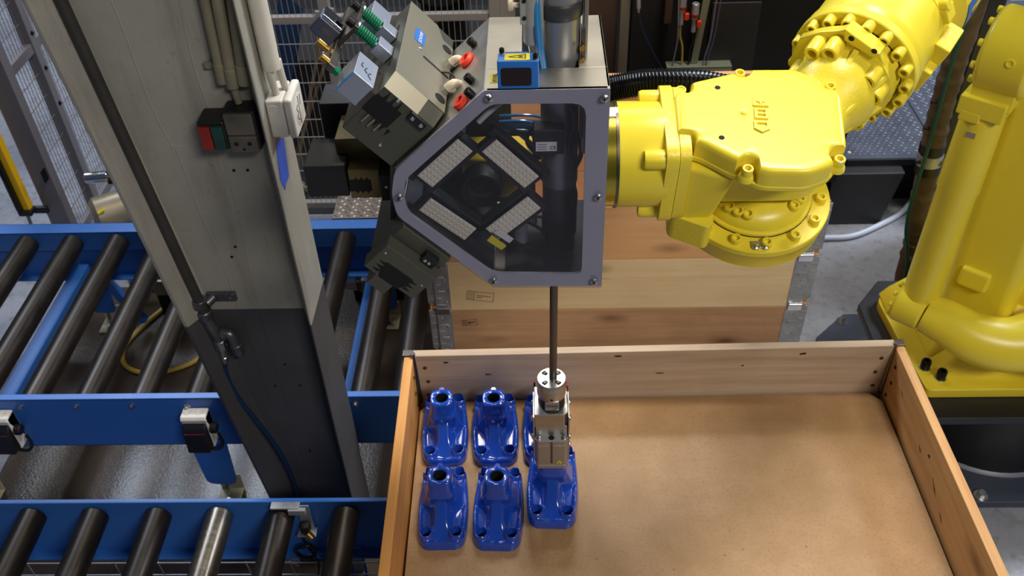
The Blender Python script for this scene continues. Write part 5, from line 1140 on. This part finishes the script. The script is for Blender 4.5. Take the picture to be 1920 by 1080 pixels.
ob('raised_sign', MB(LG).frame(sh, [(0.0070, -0.0180), (-0.0070, -0.0180), (-0.0070, -0.0250), (0.0, -0.0265), (0.0070, -0.0250)], 0, 0.0036), YEL, cov, bev=0.0005)
for pts in ([(0.3135, -0.110, 0.0875), (0.318, -0.104, 0.0880), (0.322, -0.1005, 0.0870), (0.317, -0.1085, 0.0865)], [(0.333, -0.088, 0.084), (0.338, -0.080, 0.084), (0.336, -0.080, 0.086)]):
    c_ = sum((Vector(p) for p in pts), Vector()) / len(pts)
    ob('paint_chip', MB(WT).lathe([(0.0028, 0), (0.0015, 0.0012), (0, 0.0014)], 7, Matrix.Translation(c_)), 'chip_grey', cov)
# drum below the cover
DT = WT @ Matrix.Translation((0.243, 0.012, 0))
ob('wrist_drum', MB(DT).lathe([(0.05, -0.1640), (0.118, -0.1640), (0.1255, -0.160), (0.1285, -0.128), (0.1300, -0.126), (0.1300, -0.1155), (0.1285, -0.114), (0.0985, -0.114)], 64), YEL, rb)
ob('drum_seam', MB(DT).lathe([(0.0985, -0.1165), (0.0985, -0.1125), (0.0970, -0.1125)], 64), 'black_rubber', rb)
ob('drum_ring', MB(DT).lathe([(0.0975, -0.118), (0.0975, -0.108), (0.0955, -0.106), (0.092, -0.106)], 64), YEL, rb)
ob('drum_hub', MB(DT).lathe([(0.0925, -0.112), (0.0920, -0.100), (0.0850, -0.088), (0.070, -0.080), (0.050, -0.076), (0.046, -0.060), (0.046, -0.045)], 64), YEL, rb)
smb = socket_bolt(0.0092, 0.011); smb.materials.append(YEL)
for k in range(14):
    a = R(196 + k * 25.7)
    if math.sin(a) > 0.75: continue
    ob('drum_bolt', smb, None, rb, DT @ Matrix.Translation((0.1135 * math.cos(a), 0.1135 * math.sin(a), -0.1142)))
for a in (192, 204, 216, 228, 240, 252, 312, 326, 340):
    ob('hub_bolt', smb, None, rb, DT @ frame_to((0.0775 * math.cos(R(a)), 0.0775 * math.sin(R(a)), -0.0855), (0.28 * math.cos(R(a)), 0.28 * math.sin(R(a)), 1)))
ob('hub_sector', MB(DT).prism(roundpoly([(0.052 * math.cos(R(a)), 0.052 * math.sin(R(a))) for a in range(200, 300, 10)] + [(0.020, -0.030), (-0.03, -0.01)], 0.003, 2), -0.082, -0.052), YEL, rb, bev=0.002)
mk = ob('drum_marker', MB(DT).box((-0.005, -0.1135, -0.113), (0.030, 0.014, 0.004)), 'grip_silver', rb, bev=0.001)
for dx in (-0.008, 0.008):
    ob('marker_screw', ps, 'zinc_screw', mk, DT @ Matrix.Translation((-0.005 + dx, -0.119, -0.111)))
ob('side_lug', MB(WT).prism(roundpoly([(0.088, -0.070), (0.150, -0.100), (0.160, -0.080), (0.150, 0.02), (0.095, 0.04)], 0.012, 3), -0.128, -0.07), YELC, rb, bev=0.004)
# ---- forearm
FP = Vector((0.420, 1.282, 1.682)); FD = Vector((0.578, 0.775, 0.255)).normalized()
ex = FD.cross(Vector((0, 0, 1))).normalized(); ey = ex.cross(FD)
FA = Matrix((ex, ey, FD)).transposed().to_4x4(); FA.translation = FP
fm = ob('forearm_tube', MB(FA).lathe([(0.060, 0.222), (0.1055, 0.222), (0.1065, 0.224), (0.1065, 0.242), (0.1035, 0.244), (0.1035, 0.330), (0.1045, 0.331), (0.1045, 0.375), (0.1035, 0.376), (0.1035, 0.385), (0.119, 0.394), (0.121, 0.50), (0.124, 0.60), (0.130, 0.90), (0.14, 1.02)], 64), YEL, rb)
ob('forearm_ring', MB(FA).lathe([(0.083, 0.204), (0.1070, 0.204), (0.1085, 0.206), (0.1085, 0.221), (0.10, 0.222)], 64), YEL, rb)
ob('forearm_seam', MB(FA).lathe([(0.0855, 0.2025), (0.0855, 0.206), (0.082, 0.206)], 64), 'black_rubber', rb)
fb = socket_bolt(0.0098, 0.020); fb.materials.append(YEL)
for k in range(16):
    a = R(135 - 19.3 * k) if k < 11 else R(135 + 26 * (k - 10))
    if k > 13: continue
    ob('forearm_bolt', fb, None, rb, FA @ frame_to((0.0975 * math.cos(a), 0.0975 * math.sin(a), 0.205), (0, 0, -1)))
ob('forearm_hole', MB(FA).lathe([(0.0055, 0), (0, 0.0004)], 14, frame_to((0.096 * math.cos(R(2)), 0.096 * math.sin(R(2)), 0.2036), (0, 0, -1))), 'hole_black', rb)
ob('wrist_yoke', MB(FA).lathe([(0.052, -0.02), (0.052, 0.060), (0.055, 0.085), (0.066, 0.105), (0.072, 0.125), (0.072, 0.16), (0.084, 0.165), (0.084, 0.206)], 48), YELC, rb)
oc = [(0.096, 175), (0.102, 142), (0.098, 118), (0.100, 98), (0.108, 90), (0.096, 55), (0.085, 40), (0.083, 10), (0.085, -12), (0.084, -42), (0.100, -72), (0.092, -100), (0.090, -140)]
ob('yoke_flange', MB(FA).prism([(r * math.cos(R(a)), r * math.sin(R(a))) for r, a in oc][::-1], 0.166, 0.184), YEL, rb, bev=0.003)
tp = [(0.112, 91), (0.100, 54), (0.086, 54), (0.090, 91)]
ob('yoke_tab', MB(FA).prism([(r * math.cos(R(a)), r * math.sin(R(a))) for r, a in tp], 0.158, 0.186), YEL, rb, bev=0.002)
for a in (84, 60): ob('tab_hole', MB(FA).lathe([(0.005, 0), (0, 0.0004)], 14, frame_to((0.0985 * math.cos(R(a)), 0.0985 * math.sin(R(a)), 0.1576), (0, 0, -1))), 'hole_black', rb)
yb_ = socket_bolt(0.0145, 0.034); yb_.materials.append(YEL)
for r, a in ((0.080, 122), (0.078, 100), (0.068, 38), (0.068, 10), (0.070, -50), (0.07, -120), (0.07, 170)):
    ob('yoke_bolt', yb_, None, rb, FA @ frame_to((r * math.cos(R(a)), r * math.sin(R(a)), 0.166), (0, 0, -1)))
for a in (75, 25, -25, -75, 140): ob('yoke_rib', MB(FA @ Matrix.Rotation(R(a), 4, 'Z')).prism([(0.05, 0.06), (0.082, 0.166), (0.05, 0.166)], -0.005, 0.005, Matrix(((1, 0, 0, 0), (0, 0, -1, 0), (0, 1, 0, 0), (0, 0, 0, 1)))), YEL, rb, bev=0.002)
# clamp block, letters
ob('forearm_boss', MB(FA @ Matrix.Rotation(R(-22), 4, 'Z')).box((0.106, 0, 0.330), (0.028, 0.100, 0.065)).box((0.108, -0.01, 0.285), (0.020, 0.05, 0.03)), YELC, rb, bev=0.003)
ob('forearm_lug', MB(FA @ Matrix.Rotation(R(22), 4, 'Z')).box((0.106, 0, 0.345), (0.016, 0.026, 0.030)).cyl((0.100, 0.018, 0.342), (0.116, 0.018, 0.342), 0.010, n=14), YELC, rb, bev=0.002)
def wrap(shape_rects, s0, a0, r0, sc, flip=1):
    """letter strokes (u along the axis, v around) wrapped on the forearm"""
    m_ = MB(FA)
    for u0, u1, v0, v1 in shape_rects:
        k = max(3, int(abs(v1 - v0) * 24)); vs_ = []; fs_ = []
        for i in range(k + 1):
            v = v0 + (v1 - v0) * i / k
            for u in (u0, u1):
                rr_ = 0.0014 + rad(s0 + u * sc); a = a0 + v * sc / 0.105
                vs_.append((rr_ * math.cos(a), rr_ * math.sin(a), s0 + u * sc))
        for i in range(k): fs_.append((2 * i, 2 * i + 1, 2 * i + 3, 2 * i + 2))
        m_._add(vs_, fs_)
    return m_
def rad(s): return 0.119 + 0.002 * (s - 0.394) / 0.106 if s < 0.50 else 0.121 + 0.003 * (s - 0.50) / 0.1 if s < 0.60 else 0.124 + 0.006 * (s - 0.6) / 0.3
E_ = [(0, 0.24, 0, 1.0), (0.24, 0.80, 0.0, 0.2), (0.24, 0.70, 0.4, 0.6), (0.24, 0.80, 0.8, 1.0)]
N_ = [(0, 0.22, 0, 1.0), (0.22, 0.36, 0.60, 0.95), (0.36, 0.50, 0.30, 0.65), (0.50, 0.60, 0.05, 0.4), (0.60, 0.82, 0, 1.0)]
ob('painted_letter', wrap(E_, 0.400, R(-36), 0.105, 0.085), 'letter_blue', rb)
ob('painted_letter', wrap(N_, 0.482, R(-36), 0.105, 0.085), 'letter_blue', rb)
ob('painted_letter', wrap(E_, 0.566, R(-36), 0.105, 0.085), 'letter_blue', rb)
# ---- elbow, main arm, link: built about the swivel direction of the robot
LA = Vector((0.78, -0.626, 0)).normalized(); LB = Vector((-LA.y, LA.x, 0))
def swivel(x, y, z):
    m_ = Matrix((LA, LB, Vector((0, 0, 1)))).transposed().to_4x4(); m_.translation = (x, y, z); return m_
ob('elbow_housing', MB(swivel(1.10, 2.12, 1.97)).cyl((-0.16, 0, 0), (0.30, 0, 0), 0.19, n=48, ch=0.02).cyl((0.30, 0, 0), (0.48, 0, 0), 0.11, n=32, ch=0.01), YEL, rb)  # unseen elbow, made bulkier to cast shade on the main arm
MA = swivel(1.335, 2.105, 0)
ob('main_arm', MB(MA).hexa([(-0.085, -0.14, 0.58), (0.11, -0.14, 0.58), (0.11, 0.15, 0.58), (-0.085, 0.15, 0.58), (-0.10, -0.23, 2.02), (0.06, -0.23, 2.02), (0.06, -0.02, 2.02), (-0.10, -0.02, 2.02)]), YEL, rb, bev=0.035, segs=4)
ob('arm_cap', MB(MA).box((-0.012, -0.150, 0.775), (0.080, 0.040, 0.066)), YEL, rb, bev=0.010, segs=3)
LX0, LY0 = 1.098, 2.00
LK = swivel(LX0, LY0, 0)
ob('link_rod', MB(LK).lathe([(0.046, 0.66), (0.050, 0.68), (0.050, 1.075), (0.0535, 1.085), (0.0505, 1.31), (0.048, 1.34)], 40), YEL, rb)
ob('link_block', MB(LK).box((0.000, -0.004, 1.338), (0.108, 0.104, 0.050)).box((-0.02, -0.048, 1.312), (0.05, 0.018, 0.028)), YEL, rb, bev=0.004)
ob('link_head', MB(LK).cyl((-0.045, 0.03, 1.458), (0.075, 0.03, 1.458), 0.102, n=48, ch=0.010).box((0.012, 0.02, 1.385), (0.10, 0.125, 0.09)), YEL, rb, bev=0.004)
hb2 = socket_bolt(0.009, 0.010); hb2.materials.append(YEL)
for k in range(10):
    a = R(36 * k + 10); ob('link_bolt', hb2, None, rb, LK @ frame_to((-0.0445, 0.03 + 0.086 * math.cos(a), 1.458 + 0.086 * math.sin(a)), (-1, 0, 0)))
ob('link_plug', MB(LK).lathe([(0.011, 0), (0.010, 0.003), (0.006, 0.003), (0.005, 0.001), (0, 0.001)], 18, frame_to((0.03, -0.070, 1.475), (0, -1, 0.17))), YELC, rb)
ob('link_tag', MB(LK @ frame_to((-0.004, -0.0512, 1.265), (0, -1, 0.05), (1, 0, 0))).box((0, 0, 0), (0.022, 0.014, 0.001)), 'grip_silver', rb)
ob('link_eye', MB(LK).cyl((-0.055, -0.012, 0.672), (0.030, -0.012, 0.668), 0.060, n=40, ch=0.008), YEL, rb)
for k in range(9):
    a = R(40 * k + 5); ob('eye_bolt', hb2, None, rb, LK @ frame_to((-0.0545, -0.012 + 0.049 * math.cos(a), 0.672 + 0.049 * math.sin(a)), (-1, 0, 0)) @ Matrix.Scale(0.8, 4))
ob('crank_arm', MB(LK).tube([(0.034, -0.012, 0.667), (0.10, -0.012, 0.660), (0.18, 0.0, 0.640), (0.27, 0.05, 0.632), (0.36, 0.16, 0.66)], 0.06, 32, 6, [0.057 + 0.0013 * i for i in range(25)]), YEL, rb)
SH = swivel(1.46, 2.20, 0.68)
ob('shoulder', MB(SH).cyl((-0.02, 0, 0), (0.30, 0, 0), 0.20, n=56, ch=0.03).cyl((-0.05, 0, 0), (-0.01, 0, 0), 0.16, n=56, ch=0.01), YEL, rb)
ob('shoulder_gap', MB(SH).lathe([(0.165, 0), (0.165, 0.006), (0.15, 0.006)], 48, frame_to((-0.052, 0, 0), (-1, 0, 0))), 'black_rubber', rb)
ob('turret', MB().lathe([(0.26, 0.53), (0.30, 0.535), (0.305, 0.56), (0.29, 0.60), (0.22, 0.66), (0.0, 0.70)], 56, Matrix.Translation((1.53, 2.13, 0))), YEL, rb)
ob('base_casting', MB().hexa([(1.185, 1.915, 0.425), (1.87, 1.915, 0.425), (1.87, 2.315, 0.425), (1.185, 2.315, 0.425), (1.27, 1.97, 0.545), (1.80, 1.97, 0.545), (1.80, 2.29, 0.545), (1.27, 2.29, 0.545)]), YEL, rb, bev=0.02, segs=3)
ob('base_foot', MB().prism(roundpoly([(1.150, 1.880), (1.90, 1.880), (1.90, 2.33), (1.150, 2.33), (1.118, 2.28), (1.130, 2.10)], 0.018, 3), 0.400, 0.435), YEL, rb, bev=0.004)
ob('base_rib', MB().hexa([(1.125, 2.22, 0.435), (1.20, 2.20, 0.435), (1.20, 2.315, 0.435), (1.125, 2.315, 0.435), (1.150, 2.25, 0.475), (1.22, 2.23, 0.53), (1.22, 2.31, 0.53), (1.150, 2.305, 0.475)]), YEL, rb, bev=0.008, segs=3)
ob('base_rib', MB().cyl((1.215, 2.02, 0.44), (1.245, 2.03, 0.53), 0.022, n=18), YEL, rb)
bb = socket_bolt(0.0145, 0.030)
for x, y in ((1.172, 1.972), (1.205, 1.929)):
    ob('base_bolt', bb, 'black_screw', rb, (x, y, 0.437)); ob('bolt_washer', MB().lathe([(0.0185, 0.435), (0.0185, 0.439), (0.014, 0.439)], 22, Matrix.Translation((x, y, 0))), 'zinc_screw', rb)

# ---- pedestal
pd = thing('robot_pedestal', 'black steel pedestal under the yellow robot', 'pedestal', (1.5, 2.12, 0))
oct_ = [(1.155, 1.80), (1.92, 1.80), (2.0, 1.90), (2.0, 2.33), (1.92, 2.42), (1.165, 2.42), (1.068, 2.30), (1.068, 1.92)]
ob('top_plate', MB().prism(oct_, 0.370, 0.400), 'pedestal_black', pd, bev=0.003)
ob('tube', MB().lathe([(0.275, 0.030), (0.275, 0.370)], 56, Matrix.Translation((1.52, 2.150, 0))), 'pedestal_black', pd)
ob('weld_bead', MB().lathe([(0.275, 0.040), (0.284, 0.033), (0.286, 0.030)], 56, Matrix.Translation((1.52, 2.150, 0))), 'cable_grey', pd)
ob('floor_plate', MB().prism([(1.05, 1.770), (2.05, 1.770), (2.05, 2.652), (1.182, 2.652), (1.050, 2.525)], 0.0, 0.030), 'plate_slate', pd, bev=0.003)
anb = hexbolt(0.013, 0.022)
for x, y in ((1.168, 2.6085), (1.3965, 1.794)):
    ob('anchor_bolt', anb, 'zinc_screw', pd, (x, y, 0.030)); ob('anchor_washer', MB().lathe([(0.022, 0.030), (0.022, 0.0335), (0.013, 0.0335)], 22, Matrix.Translation((x, y, 0))), 'zinc_screw', pd)

# ---- hoses of the robot
N_h = 150; cps = spline([(0.108, 1.42, 1.705), (0.142, 1.42, 1.7155), (0.196, 1.42, 1.7225), (0.278, 1.425, 1.7157), (0.36, 1.44, 1.69), (0.43, 1.47, 1.66)], 60)
tag(ob('corrugated_hose', MB().tube(cps, 0.022, 18, 0, [0.0225 + 0.0017 * math.sin(i * 2 * math.pi / 5.0) for i in range(len(cps))]), 'black_gloss'), 'black corrugated hose between the camera housing and the robot wrist', 'hose')
slp = spline([(1.300, 2.62, 1.55), (1.284, 2.60, 1.21), (1.284, 2.60, 1.066), (1.290, 2.60, 0.893), (1.305, 2.60, 0.77), (1.316, 2.60, 0.62), (1.338, 2.60, 0.457), (1.345, 2.60, 0.35), (1.37, 2.60, 0.06)], 10)
rr = random.Random(5); sl = thing('hose_sleeve', 'brown fabric hose sleeve hanging left of the yellow link rod', 'hose', (1.35, 2.6, 0.03))
ob('sleeve', MB().tube(slp, 0.03, 16, 0, [0.037 + 0.0015 * math.sin(i * 1.3) + rr.uniform(-.0025, .0025) for i in range(len(slp))]), 'sleeve_brown', sl)
ob('clamp', MB().cyl((1.298, 2.60, 0.800), (1.302, 2.60, 0.760), 0.0415, n=20), 'galvanised', sl)
ob('clamp', MB().cyl((1.296, 2.60, 0.835), (1.298, 2.60, 0.805), 0.0405, n=20), 'black_rubber', sl)
ob('clamp', MB().cyl((1.302, 2.60, 0.757), (1.306, 2.60, 0.725), 0.0405, n=20), 'black_rubber', sl)
for z, x in ((1.0, 1.252), (0.905, 1.255), (0.775, 1.262)): ob('strap_knob', MB().cyl((x + 0.01, 2.585, z), (x - 0.012, 2.58, z), 0.006, n=10), 'black_plastic', sl)
ob('stand', MB().box((1.385, 2.665, 0.70), (0.05, 0.012, 1.36)), 'pedestal_black', sl)
tag(ob('green_cable', MB().tube([(1.27, 2.575, 1.4), (1.262, 2.57, 1.17), (1.266, 2.565, 0.91), (1.268, 2.565, 0.77), (1.268, 2.565, 0.62), (1.28, 2.565, 0.505), (1.305, 2.565, 0.42), (1.33, 2.57, 0.30), (1.34, 2.57, 0.045)], 0.006, 10, 7), 'cable_green'), 'dark green cable beside the brown hose sleeve', 'cable')
